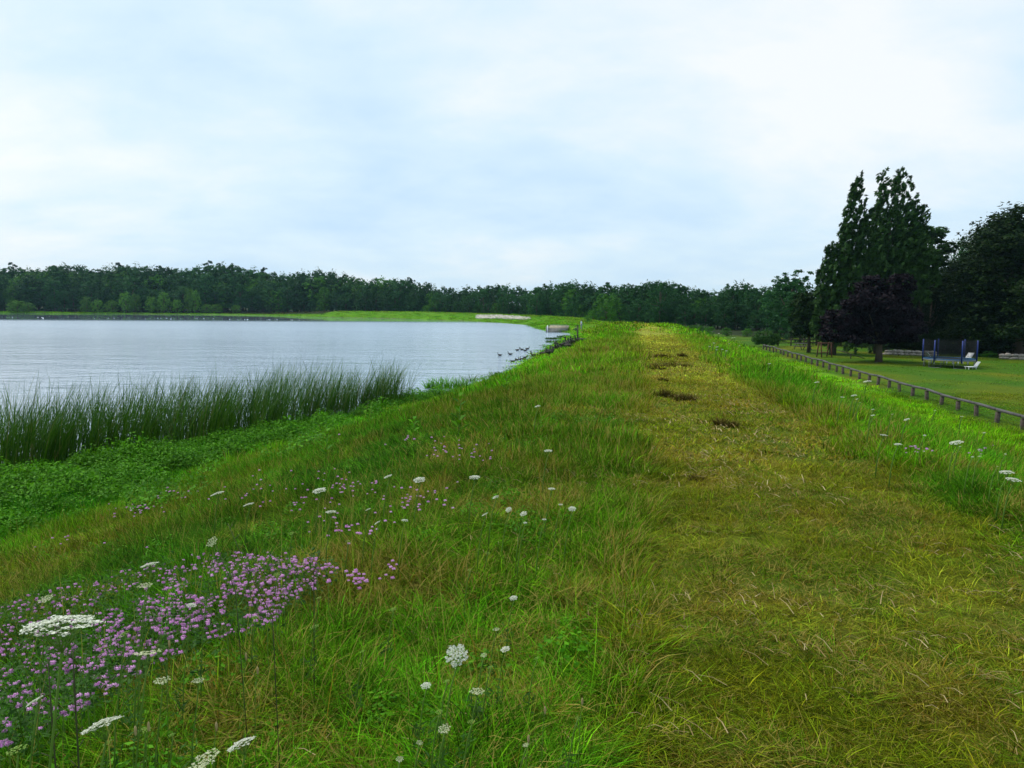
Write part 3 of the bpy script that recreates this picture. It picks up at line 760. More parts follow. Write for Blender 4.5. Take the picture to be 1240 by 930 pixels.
SKX = [0, 15, 60, 90, 140, 160, 200, 250, 270, 290, 320, 370, 420, 445, 470, 500, 530, 560, 600, 630, 660, 690, 715, 740, 780, 815, 840, 870, 905, 935, 955]
SKY = [321, 320, 321, 321, 317, 320, 321, 318, 318, 322, 325, 328, 327, 333, 334, 338, 343, 346, 343, 345, 343, 339, 344, 339, 341, 338, 345, 345, 343, 344, 340]
def depth_at(px):
    return float(np.interp(px, [-60, 300, 430, 560, 640, 700, 760, 860, 960], [367, 363, 340, 306, 262, 222, 196, 172, 150]))
SEG = [(-80, 125, 'at the left end of the shore'), (125, 260, 'behind the pale bushes'), (260, 430, 'right of the pale bushes'), (430, 575, 'behind the green dike'),
       (575, 700, 'behind the stone patch'), (700, 850, 'behind the dam hump'), (850, 990, 'left of the poplars')]
cnt = {}
def wood_label(kind, tone, row, px):
    seg = [s for s in SEG if s[0] <= px < s[1]]; seg = seg[0][2] if seg else SEG[-1][2]
    words = {'round': 'round-crowned', 'broad': 'broad-crowned', 'tall': 'narrow', 'bushy': 'bushy', 'pine': 'ragged pine'}[kind]
    rw_ = {0: 'on the skyline', 1: 'mid-wood', 2: 'at the wood edge'}[row]
    key = (tone, words, rw_, seg); cnt[key] = cnt.get(key, 0)+1
    t = '' if kind == 'pine' else ' tree'
    return '%s %s %s%s %s %s' % (ordw(cnt[key]-1), tone, words, t, rw_, seg)
def far_wood():
    pines = [(15, 315), (62, 320), (72, 319), (143, 315), (252, 313), (266, 316), (195, 319), (318, 321), (497, 333), (478, 335), (592, 343), (604, 342), (736, 339), (905, 344), (916, 346)]
    for px, y in pines:
        Y = depth_at(px)+14
        place_tree('pine_tree', 'pine', px, y+2, Y, wood_label('pine', 'dark', 0, px), 'tree', 'pines above the far wood', M_PINE, random.uniform(.9, 1.3))
    for row, (step, dy0, dy1, dd) in enumerate([(10, -3, 3, 10), (11, 4, 13, 4), (12, 13, 26, -2)]):
        px = -45.0
        while px < 965:
            ys = float(np.interp(px, SKX, SKY)); y = ys+random.uniform(dy0, dy1)+4*math.sin(px*.061+row)*(1 if row else .6)
            kind = random.choice(['round', 'broad', 'broad', 'round', 'bushy']) if row < 2 else random.choice(['bushy', 'broad', 'round', 'bushy'])
            lightc = random.random() < (.16 if row else .05)
            mm, tone = (M_LIGHT, 'lighter green') if lightc else (M_OAK, 'dark green')
            place_tree('leafy_tree', kind, px, y, depth_at(px)+dd+random.uniform(-3, 3), wood_label(kind, tone, row, px), 'tree', 'leafy trees of the far wood', mm, random.uniform(.85, 1.2))
            px += step*random.uniform(.75, 1.25)
    # pale shore bushes on the left
    k = 0
    for px, yt, wd in [(20, 366, 1.6), (34, 369, 1.5), (104, 361, .8), (118, 365, 1.0), (135, 366, 1.1), (152, 355, .75), (163, 357, .7), (183, 361, .9), (198, 355, .7), (214, 365, 1.0), (229, 350, .55), (236, 352, .5), (250, 371, 1.5), (262, 371, 1.5), (286, 372, 1.4)]:
        place_tree('shore_bush', 'bushy', px, yt-4, 353.5, 'pale green shore bush on the far bank, %s from the left' % ordw(k), 'bush', 'pale bushes on the far shore', M_PALE, wd*1.1); k += 1
    # a distinct leafy tree with gaps above the right wood
    place_tree('leafy_tree', 'broad', 800, 336, 180, 'tall open-crowned tree with sky gaps rising above the wood beyond the dam hump', 'tree', None, M_OAK, .8)
    place_tree('leafy_tree', 'round', 650, 345, 240, 'broad dark tree above the small outlet structure', 'tree', None, M_OAK, .9)
    place_tree('leafy_tree', 'bushy', 735, 352, 165, 'mid green spreading tree just beyond the dam crest', 'tree', None, M_LIGHT, 1.2)
    # bushes at the foot of the wood
    k = 0
    for px, yt, Y in [(668, 383, 190), (655, 381, 200), (642, 384, 215), (712, 380, 150), (845, 391, 130), (838, 392, 128), (858, 393, 132), (880, 395, 135), (905, 396, 135)]:
        place_tree('low_bush', 'bushy', px, yt, Y, 'low green bush at the foot of the wood past the dam, %s from the left' % ordw(k), 'bush', 'low bushes past the dam', M_LIGHT, 1.6); k += 1
far_wood()

# ---- trees on the right: the poplars, the purple maple, the dark wood
def spire_crown(spires, n, size, m, axis, Yd, name='crown', jit=.5):
    """spires: [(x0, z0, x1, z1, width)] in metres relative to the root; narrow upward lobes streaming with the wind"""
    lobes = []
    for (x0, z0, x1, z1, wdt) in spires:
        L_ = math.hypot(x1-x0, z1-z0); k = max(4, int(L_/.75))
        for i in range(k):
            t = (i+.5)/k; x = x0+(x1-x0)*t; z = z0+(z1-z0)*t; w_ = wdt*(1-t)**.75*(.65+.6*min(1, t*5))
            for s in range(3):
                ox = rng.uniform(-.35, .95)*w_; oy = rng.uniform(-.9, .9)*w_; q = rng.uniform(.35, .7)*(w_+.5)
                for c_ in range(3):
                    f_ = q*(1-.27*c_); e_ = c_*q*1.6
                    lobes.append((x+ox+axis[0]*e_, oy, z+axis[2]*e_+rng.uniform(-.3, .3), f_*.56, f_*.62, f_*1.35, f_*.5))
    return crown(name, lobes, n, size, m, 1.9, jit, axis, fill=.25)
def right_trees():
    def rel(px, py, Y, root): p = at_depth(px, py, Y); return p.x-root.x, p.z-root.z
    # left poplar
    Y = 82; b = at_depth(1008, 430, Y); r0 = Vector((b.x, Y, H(b.x, Y)))
    def sp(l, Yd, root):
        o = []
        for (x0, y0, x1, y1, wp) in l:
            a = rel(x0, y0, Yd, root); c = rel(x1-3, y1+16, Yd, root); o.append((a[0], a[1], c[0], c[1], wp*Yd/F_PX))
        return o
    root = empty('poplar_tree', r0); tag(root, 'tall wind-bent poplar with a single pointed top, left of its twin', 'tree', 'poplars above the lawn')
    s1 = sp([(1008, 412, 1036, 205, 22), (1000, 400, 1022, 255, 16), (990, 395, 1004, 285, 13), (988, 400, 994, 310, 10), (1018, 400, 1048, 250, 18), (1024, 410, 1050, 290, 18), (1000, 415, 1012, 330, 22)], Y, r0)
    link('crown', spire_crown(s1, 60000, .125, M_POPLAR, (.55, 0, .8), Y), root)
    link('trunk', trunk_mesh(13, .32, [(0, .2, -1.2, .4, 9, .12), (0, .25, 1.4, -.3, 10, .12), (0, .4, .6, .5, 13, .09), (0, .15, -1.8, -.4, 6.5, .1)], .06), root)
    Y = 85; b = at_depth(1062, 432, Y); r1 = Vector((b.x, Y, H(b.x, Y)))
    root = empty('poplar_tree', r1); tag(root, 'tallest wind-bent poplar with two ragged tops, behind the purple maple', 'tree', 'poplars above the lawn')
    s2 = sp([(1058, 400, 1068, 198, 17), (1068, 400, 1088, 193, 20), (1072, 330, 1104, 228, 15), (1080, 350, 1112, 262, 15), (1046, 400, 1056, 290, 16), (1084, 380, 1106, 300, 18), (1086, 330, 1110, 238, 11), (1040, 420, 1060, 330, 26), (1062, 410, 1070, 290, 24), (1050, 340, 1062, 235, 9)], Y, r1)
    link('crown', spire_crown(s2, 68000, .125, M_POPLAR, (.68, 0, .7), Y), root)
    link('trunk', trunk_mesh(14.5, .36, [(0, .2, -1.2, .4, 10, .12), (0, .25, 2.0, -.3, 11, .12), (0, .4, 1.6, .5, 15, .09), (0, .15, 2.6, -.4, 8, .1)], .05), root)
    # airy tree right of the poplars
    Y = 90; b = at_depth(1112, 428, Y); r2 = Vector((b.x, Y, H(b.x, Y))); root = empty('locust_tree', r2)
    tag(root, 'airy wind-blown tree with drooping side boughs right of the poplars', 'tree')
    lobes = []
    for (x, y, rx, rz) in [(1105, 300, 14, 9), (1120, 285, 12, 7), (1134, 280, 12, 5), (1144, 288, 9, 5), (1150, 300, 9, 5), (1138, 303, 10, 5), (1125, 312, 14, 7), (1108, 325, 18, 12), (1142, 318, 10, 4), (1100, 350, 22, 14), (1118, 335, 14, 8)]:
        q = rel(x, y, Y, r2); lobes.append((q[0], rng.uniform(-1.5, 1.5), q[1], rx*1.35*Y/F_PX, rx*Y/F_PX*1.1, rz*1.35*Y/F_PX, rx*rz/60))
    link('crown', crown('crown_airy', lobes, 20000, .13, M_POPLAR, 1.6, .6, (.9, 0, -.1), fill=.3), root)
    link('trunk', trunk_mesh(11, .28, [(0, .6, l[0]*.9, l[1], l[2], .07) for l in lobes], -.02), root)
    # purple maple
    Y = 71; b = at_depth(1064, 437, Y); r3 = Vector((b.x, Y, H(b.x, Y))); root = empty('purple_maple', r3)
    tag(root, 'low spreading purple-leaved tree on the lawn in front of the poplars', 'tree')
    lobes = []
    for (x, y, rx, rz) in [(1058, 348, 20, 14), (1084, 346, 18, 14), (1036, 366, 20, 15), (1072, 374, 34, 24), (1022, 388, 24, 14), (1012, 404, 18, 12), (1045, 398, 26, 13), (1086, 398, 28, 15), (1102, 385, 18, 16), (1066, 410, 32, 8), (1030, 410, 18, 7), (1092, 410, 20, 7)]:
        q = rel(x, y, Y, r3); lobes.append((q[0], rng.uniform(-1.2, 1.2), q[1], rx*Y/F_PX, rx*Y/F_PX*1.0, rz*Y/F_PX, rx*rz/200))
    link('crown', crown('crown_purple', lobes, 26000, .14, M_PURPLE, 1.1, .7, fill=.3), root)
    link('trunk', trunk_mesh(4.2, .30, [(0, .45, l[0]*.8, l[1], l[2], .09) for l in lobes[::2]], 0), root)
    # small round tree at the left of the poplars and its neighbour
    Y = 86; b = at_depth(979, 428, Y); r4 = Vector((b.x, Y, H(b.x, Y))); root = empty('small_tree', r4)
    tag(root, 'small round dark green tree with a short bare trunk beside the lawn bush', 'tree')
    lobes = []
    for (x, y, rx, rz) in [(974, 372, 18, 20), (966, 388, 15, 18), (985, 385, 18, 24), (976, 400, 20, 10), (970, 360, 10, 10), (992, 400, 12, 8)]:
        q = rel(x, y, Y, r4); lobes.append((q[0], rng.uniform(-.8, .8), q[1], rx*Y/F_PX, rx*Y/F_PX, rz*Y/F_PX, rx*rz/200))
    link('crown', crown('crown_small', lobes, 6500, .15, M_DARK, 1.2, .7, fill=.3), root)
    link('trunk', trunk_mesh(3.0, .20, [(0, .6, l[0]*.8, l[1], l[2], .06) for l in lobes[:4]], 0), root)
    # dark wood on the right
    data = [('tall', 962, 322, 132, 1.3, M_OAK, 'blue-green tree on the skyline left of the poplars'), ('round', 948, 338, 138, 1.1, M_OAK, 'lower rounded tree at the left foot of the right-hand wood'), ('bushy', 972, 345, 112, 1.0, M_OAK, 'dense tree behind the small round tree'),
            ('round', 1150, 308, 100, 1.2, M_DARK, 'dark round tree filling the dip right of the airy tree'), ('broad', 1183, 278, 104, .75, M_OAK, 'grey-green hazy tree top left of the tallest right tree'),
            ('broad', 1198, 284, 100, .8, M_DARK, 'dark broad tree before the hazy tree top'), ('round', 1168, 303, 92, 1.0, M_DARK, 'rounded dark tree behind the trampoline'),
            ('tall', 1226, 250, 84, 1.5, M_DARK, 'tall dark tree at the right edge with layered boughs'), ('tall', 1248, 232, 80, 1.5, M_DARK, 'tallest dark tree cut by the right picture edge'),
            ('broad', 1205, 310, 86, 1.0, M_DARK, 'dark broad tree below the tallest right tree'), ('bushy', 1130, 340, 92, 1.2, M_DARK, 'bushy dark tree between purple tree and trampoline'),
            ('bushy', 1180, 345, 90, 1.3, M_DARK, 'bushy dark tree close behind the trampoline net'), ('bushy', 1225, 340, 86, 1.3, M_DARK, 'bushy dark tree behind the right end of the stone wall'),
            ('bushy', 1262, 330, 84, 1.2, M_DARK, 'bushy dark tree at the very right of the wall'), ('broad', 1290, 250, 84, 1.0, M_DARK, 'big dark tree beyond the right picture edge'),
            ('bushy', 1100, 350, 97, 1.2, M_DARK, 'dark tree hidden behind the purple maple'), ('bushy', 1030, 360, 100, 1.2, M_DARK, 'dark tree behind the base of the poplars'),
            ('bushy', 1000, 355, 104, 1.2, M_DARK, 'dark tree behind the left poplar'), ('bushy', 1064, 350, 103, 1.2, M_DARK, 'dark tree between the two poplar trunks'),
            ('round', 1122, 318, 108, .9, M_OAK, 'far tree seen through the airy tree')]
    for i, (kind, px, yt, Yd, wd, mm, lab) in enumerate(data):
        place_tree('dark_tree', kind, px, yt, Yd, lab, 'tree', 'trees of the right-hand wood', mm, wd)
    k = 0
    for px in range(1072, 1300, 19):     # undergrowth behind the wall closes the wood
        place_tree('underwood_bush', 'bushy', px+random.uniform(-4, 4), random.uniform(385, 402), 84+random.uniform(0, 6), 'dark undergrowth bush behind the stone wall, %s from the left' % ordw(k), 'bush', 'dark bushes behind the stone wall', M_DARK, 1.5); k += 1
    k = 0
    for px in range(940, 1075, 17):
        place_tree('underwood_bush', 'bushy', px, random.uniform(392, 402), 118+random.uniform(0, 8), 'dark bush at the far lawn edge behind the rail fence, %s from the left' % ordw(k), 'bush', 'dark bushes past the lawn', M_DARK, 1.6); k += 1
    # clipped bush at the fence end
    Y = 99; b = at_depth(927, 419, Y); rb = Vector((b.x, Y, H(b.x, Y))); root = empty('round_bush', rb); tag(root, 'clipped round green bush at the far end of the low fence', 'bush')
    lobes = [(0, 0, 1.15, 1.75, 1.5, 1.1, 4), (.9, .2, 1.0, 1.1, 1, .95, 1.5), (-.9, 0, 1.0, 1.0, 1, .95, 1.5)]
    link('foliage', crown('bush_foliage', lobes, 5000, .085, M_BUSH, 1.1, .6, fill=.2), root)
    link('stem', trunk_mesh(.9, .07, [(0, .2, .8, .2, .9, .04), (0, .2, -.8, 0, .9, .04)], 0), root)
    Y = 80; b = at_depth(1196, 433, Y); rb = Vector((b.x, Y, H(b.x, Y))); root = empty('low_shrub', rb); tag(root, 'small olive shrub in the gap of the stone wall', 'shrub')
    link('foliage', crown('shrub_foliage', [(0, 0, .3, .95, .6, .32, 1)], 900, .07, M_LIGHT, 1.1, .6), root)
    link('stem', trunk_mesh(.35, .03, [(0, .2, .3, .1, .4, .02)], 0), root)
right_trees()

# ---------------------------------------------------------------- low guard fence
def fence():
    A = at_z(1240, 505, -2.75); B = at_z(925, 417.5, -2.75)
    A = Vector((A.x, A.y, 0)); B = Vector((B.x, B.y, 0)); dirv = (B-A).normalized()
    A = A-dirv*6; Ln = (B-A).length; n = int(Ln/2.0)
    root = empty('low_guard_fence', (A.x, A.y, H(A.x, A.y))); tag(root, 'long low weathered timber guard rail on short dark posts beside the lawn', 'fence')
    ax = math.atan2(dirv.y, dirv.x); pts = []
    for i in range(n+1):
        p = A+dirv*(Ln*i/n); z = H(p.x, p.y); w_ = .03*math.sin(i*1.7)+random.uniform(-.025, .025)
        pts.append((p.x+random.uniform(-.05, .05), p.y, z, .56+w_))
    mb = MB(); mb.box((0, 0, -.05), (.17, .15, 1.0)); mb.box((0, 0, .455), (.19, .17, .012)); post = mb.mesh('post', M_WOODD)
    for (x, y, z, h) in pts:
        link('post', post, root, (x-A.x, y-A.y, z-root.location.z+h-.55), (random.uniform(-.09, .09), random.uniform(-.10, .10), ax+random.uniform(-.15, .15)))
    for i in range(n):
        a, b = pts[i], pts[i+1]; p0 = Vector((a[0], a[1], a[2]+a[3])); p1 = Vector((b[0], b[1], b[2]+b[3]))
        d = p1-p0; M = d.to_track_quat('X', 'Z').to_matrix(); mb = MB()
        l = d.length-.012; q = MB(); q.box((0, 0, 0), (l, .17, .12)); vs = [Vector(v) for v in q.v]
        # softened upper edges
        P = []; prof = [(-.07, -.05), (.07, -.05), (.075, .025), (.05, .05), (-.05, .05), (-.075, .025)]
        for xx in (-l/2, 0, l/2):
            jz = random.uniform(-.008, .008)
            P += [M @ Vector((xx, yy, zz+jz)) for yy, zz in prof]
        Q = [(s*6+j, s*6+(j+1) % 6, (s+1)*6+(j+1) % 6, (s+1)*6+j) for s in range(2) for j in range(6)]
        mb.add(P, Q+[(0, 5, 4, 3), (0, 3, 2, 1), (12, 13, 14, 15), (12, 15, 16, 17)])
        c = (p0+p1)/2
        link('rail', mb.mesh('rail', M_WOOD), root, (c.x-A.x, c.y-A.y, c.z-root.location.z))
fence()
def rail_fence():
    Y = 101; A = at_depth(942, 421, Y); B = at_depth(1018, 425, Y+3); A.z = H(A.x, A.y); B.z = H(B.x, B.y)
    root = empty('rail_fence', A); tag(root, 'dark two-rail wooden fence crossing behind the small round tree', 'fence')
    n = 5; D = B-A
    for i in range(n+1):
        mb = MB(); mb.box((0, 0, .45), (.14, .14, 1.1)); p = D*(i/n); link('post', mb.mesh('post', M_WOODD), root, p)
    for i in range(n):
        for z in (.42, .85):
            a = D*(i/n)+Vector((0, -.09, z)); b = D*((i+1)/n)+Vector((0, -.09, z)); mb = MB(); mb.tube([a, b], .055, 6); link('rail', mb.mesh('rail', M_WOODD), root)
rail_fence()
def play_things():
    Y = 92; p = at_depth(972, 420, Y); p.z = H(p.x, p.y)
    root = empty('picnic_table', p, R(20)); tag(root, 'small grey picnic table behind the fence near the round bush', 'picnic table')
    mb = MB(); [mb.box((0, -.32+.16*i, .75), (1.9, .14, .04)) for i in range(5)]; link('table_top', mb.mesh('table_top', M_WOOD), root)
    for s in (-1, 1):
        mb = MB(); mb.box((0, .72*s, .45), (1.9, .26, .04)); link('bench', mb.mesh('bench', M_WOOD), root)
        mb = MB(); mb.tube([(.7*s, -.7, 0), (.7*s, -.25, .73)], .05, 6); mb.tube([(.7*s, .7, 0), (.7*s, .25, .73)], .05, 6); mb.tube([(.7*s, -.75, .41), (.7*s, .75, .41)], .04, 6); link('leg_frame', mb.mesh('leg_frame', M_WOOD), root)
    Y = 78; p = at_depth(998, 435, Y); p.z = H(p.x, p.y)
    root = empty('swing_frame', p, R(8)); tag(root, 'red-brown wooden play frame under the poplars behind the fence', 'play frame')
    for x in (-.55, .55):
        for y in (-.5, .5):
            mb = MB(); mb.tube([(x, y, -.1), (x, y*.4, 1.5)], .06, 6); link('leg', mb.mesh('leg', M_REDWOOD), root)
    for y in (-.22, .22):
        mb = MB(); mb.tube([(-.7, y, 1.42), (.7, y, 1.42)], .05, 6); link('beam', mb.mesh('beam', M_REDWOOD), root)
    mb = MB(); mb.box((0, 0, .5), (1.1, .5, .05)); link('deck', mb.mesh('deck', M_REDWOOD), root)
    Y = 76; p = at_depth(1030, 436, Y); p.z = H(p.x, p.y)
    root = empty('seesaw', p, R(-25)); tag(root, 'dark wooden seesaw plank tilted beside the purple tree', 'seesaw')
    mb = MB(); mb.box((0, 0, .42), (2.6, .24, .06), Matrix.Rotation(R(17), 3, 'Y')); link('plank', mb.mesh('plank', M_WOODD), root)
    mb = MB(); mb.tube([(0, -.25, 0), (0, 0, .40), (0, .25, 0)], .05, 6); link('pivot_stand', mb.mesh('pivot_stand', M_WOODD), root)
play_things()
# ---------------------------------------------------------------- stone wall
def stone_protos():
    L_ = []
    for i in range(7):
        mb = MB(); mb.ellip((0, 0, 0), (.5, .5, .5), nu=8, nv=5); V = np.array([tuple(v) for v in mb.v]); V = np.sign(V)*np.abs(V)**.75
        V *= 1+.12*(rng.random((len(V), 1))-.5)
        L_.append(mesh('stone', V, [np.array(mb.q)], M_STONE))
    return L_
STONES = stone_protos()
def stone_wall(px0, px1, yb0, yb1, lab):
    A = at_z(px0, yb0, -3.3); B = at_z(px1, yb1, -3.3); D = B-A; Ln = D.length; ax = math.atan2(D.y, D.x)
    root = empty('stone_wall', (A.x, A.y, H(A.x, A.y))); tag(root, lab, 'stone wall', 'dry stone walls at the back of the lawn')
    for row in range(2):
        x = random.uniform(0, .3)
        while x < Ln:
            l = random.uniform(.45, 1.0)*(1-.2*row); h = random.uniform(.26, .36)
            p = D*((x+l/2)/Ln)
            link('stone', random.choice(STONES), root, (p.x, p.y+random.uniform(-.06, .06), .12+row*.27+random.uniform(-.03, .03)), (random.uniform(-.15, .15), random.uniform(-.15, .15), ax+random.uniform(-.15, .15)), (l, .5, h))
            x += l*.98
stone_wall(1068, 1126, 429, 431, 'low dry stone wall between the purple tree and the trampoline')
stone_wall(1207, 1300, 434.5, 438, 'low dry stone wall running out of the picture right of the trampoline')
# ---------------------------------------------------------------- trampoline and loungers
def trampoline():
    Y = 66; p = at_depth(1149, 441, Y); p.z = H(p.x, p.y); rad = 1.95
    root = empty('trampoline', p); tag(root, 'round garden trampoline with blue padded poles and safety net on the lawn', 'trampoline')
    def ring(r0, r1, z0, z1, m, nm, k=40):
        mb = MB(); P = []
        for j in range(k):
            q = 2*math.pi*j/k; c, s = math.cos(q), math.sin(q); P += [(c*r0, s*r0, z1), (c*r1, s*r1, z1), (c*r1, s*r1, z0), (c*r0, s*r0, z0)]
        mb.add(P, [(j*4+i, j*4+(i+1) % 4, ((j+1) % k)*4+(i+1) % 4, ((j+1) % k)*4+i) for j in range(k) for i in range(4)]); link(nm, mb.mesh(nm, m), root)
    ring(rad-.32, rad+.03, .70, .78, M_TEALPAD, 'spring_pad')
    ring(rad-.02, rad+.05, .60, .695, M_STEEL, 'frame')
    mb = MB(); k = 40; mb.add([(0, 0, .725)]+[(math.cos(6.2832*j/k)*(rad-.33), math.sin(6.2832*j/k)*(rad-.33), .725) for j in range(k)], [], [(0, 1+j, 1+(j+1) % k) for j in range(k)]); link('jumping_mat', mb.mesh('jumping_mat', M_MAT), root)
    for j in range(6):
        q = 2*math.pi*(j+.45)/6; c, s = math.cos(q), math.sin(q)
        mb = MB(); q2 = q+.28; q3 = q-.28
        mb.tube([(math.cos(q3)*rad, math.sin(q3)*rad, .62), (math.cos(q3)*rad, math.sin(q3)*rad, .02), (math.cos(q2)*rad, math.sin(q2)*rad, .02), (math.cos(q2)*rad, math.sin(q2)*rad, .62)], .03, 6); link('leg', mb.mesh('leg', M_STEEL), root)
        mb = MB(); mb.tube([(c*(rad+.08), s*(rad+.08), .45), (c*(rad+.08), s*(rad+.08), 2.35)], .06, 8); link('pole_pad', mb.mesh('pole_pad', M_BLUE), root)
    # net: crossing strands
    mb = MB(); k = 84
    for j in range(k):
        q = 2*math.pi*j/k; c, s = math.cos(q)*rad, math.sin(q)*rad; mb.tube([(c, s, .75), (c, s, 2.3)], .008, 3, False)
    for i in range(26):
        z = .8+1.5*i/25; mb.tube([(math.cos(6.2832*j/k)*rad, math.sin(6.2832*j/k)*rad, z) for j in range(k+1)], .006, 3, False)
    link('safety_net', mb.mesh('safety_net', M_MAT), root)
trampoline()
def lounger(px, py, Y, rz, lab):
    p = at_depth(px, py, Y); p.z = H(p.x, p.y); root = empty('garden_lounger', p, rz, (.68, .68, .68) if Y < 65 else (1.1, 1.1, 1.1)); tag(root, lab, 'lounger', 'white garden loungers around the trampoline')
    mb = MB(); [mb.box((-.55+.15*i, 0, .36), (.13, .56, .03)) for i in range(8)]; mb.box((0, .3, .33), (1.3, .05, .07)); mb.box((0, -.3, .33), (1.3, .05, .07)); link('seat', mb.mesh('seat', M_WHITE), root)
    M = Matrix.Rotation(R(-52), 3, 'Y'); mb = MB(); [mb.box(Vector((.62, 0, .38))+M @ Vector((.1+.14*i, 0, 0)), (.125, .58, .03), M) for i in range(5)]
    link('backrest', mb.mesh('backrest', M_WHITE), root)
    for x in (-.5, .5):
        for y in (-.27, .27): mb = MB(); mb.box((x, y, .16), (.06, .06, .34)); link('leg', mb.mesh('leg', M_WHITE), root)
lounger(1176, 439, 63.5, R(10), 'white garden lounger with raised back, rightmost by the trampoline')
lounger(1163, 439, 69.5, R(15), 'white garden lounger behind the right half of the trampoline')
lounger(1137, 438, 70, R(175), 'white garden lounger behind the left half of the trampoline')

# ---------------------------------------------------------------- outlet, riprap, people, stake
def outlet():
    a = march(663, 402.5); b = march(690, 401); p = Vector((a.x, a.y, WZ)); root = empty('spillway_outlet', p, R(-8)); tag(root, 'small concrete outlet box with tan deck and white end post at the lake edge', 'outlet')
    W = 3.6
    mb = MB(); mb.box((W/2, .15, .1), (W, .3, 1.3)); link('front_wall', mb.mesh('front_wall', M_CONC), root)
    mb = MB(); mb.box((-.16, 2.0, .2), (.3, 4.2, 1.5)); link('side_wall', mb.mesh('side_wall', M_CONC), root)
    mb = MB(); mb.box((W/2+.02, 2.3, .86), (W-.1, 3.9, .18), Matrix.Rotation(R(6), 3, 'X')); link('deck', mb.mesh('deck', M_CONCT), root)
    mb = MB(); mb.tube([(0, -.08, -.3), (0, -.08, 1.25)], .09, 8); link('post', mb.mesh('post', M_WHITE), root)
    mb = MB(); [mb.tube([(W*.2*i+.4, .05, .95), (W*.2*i+.4, .05, 1.35)], .03, 5) for i in range(5)]; mb.tube([(.3, .05, 1.35), (W-.1, .05, 1.35)], .03, 5); link('handrail', mb.mesh('handrail', M_STEEL), root)
outlet()
def riprap():
    mb_v = []; mb_f = []; n0 = 0
    P0 = []
    for _ in range(2300):
        px = rng.uniform(577, 642); t = (px-577)/65
        y0 = 382.4+5.0*max(0, t-.45); y1 = 386.0+2.9*max(0, t-.45)
        if t > .85 and rng.random() < (t-.85)*5: continue
        P0.append((px, rng.uniform(y0, y1)))
    base = STONES[0]; V0 = np.zeros(len(base.vertices)*3, dtype=np.float32); base.vertices.foreach_get('co', V0); V0 = V0.reshape(-1, 3)
    F0 = np.array([p.vertices[:] for p in base.polygons])
    Vs = []; Fs = []
    for k, (px, py) in enumerate(P0):
        p = march(px, py); s = rng.uniform(.3, .8)
        q = rng.uniform(0, 6.28); M = np.array([[math.cos(q), -math.sin(q), 0], [math.sin(q), math.cos(q), 0], [0, 0, 1]])
        Vs.append((V0*np.array([s, s*.8, s*.6])) @ M.T+np.array([p.x, p.y, H(p.x, p.y)+.05])); Fs.append(F0+k*len(V0))
    o = link('riprap_stones', mesh('riprap_stones', np.concatenate(Vs), [np.concatenate(Fs)], M_RIP)); tag(o, kind='stuff')
riprap()
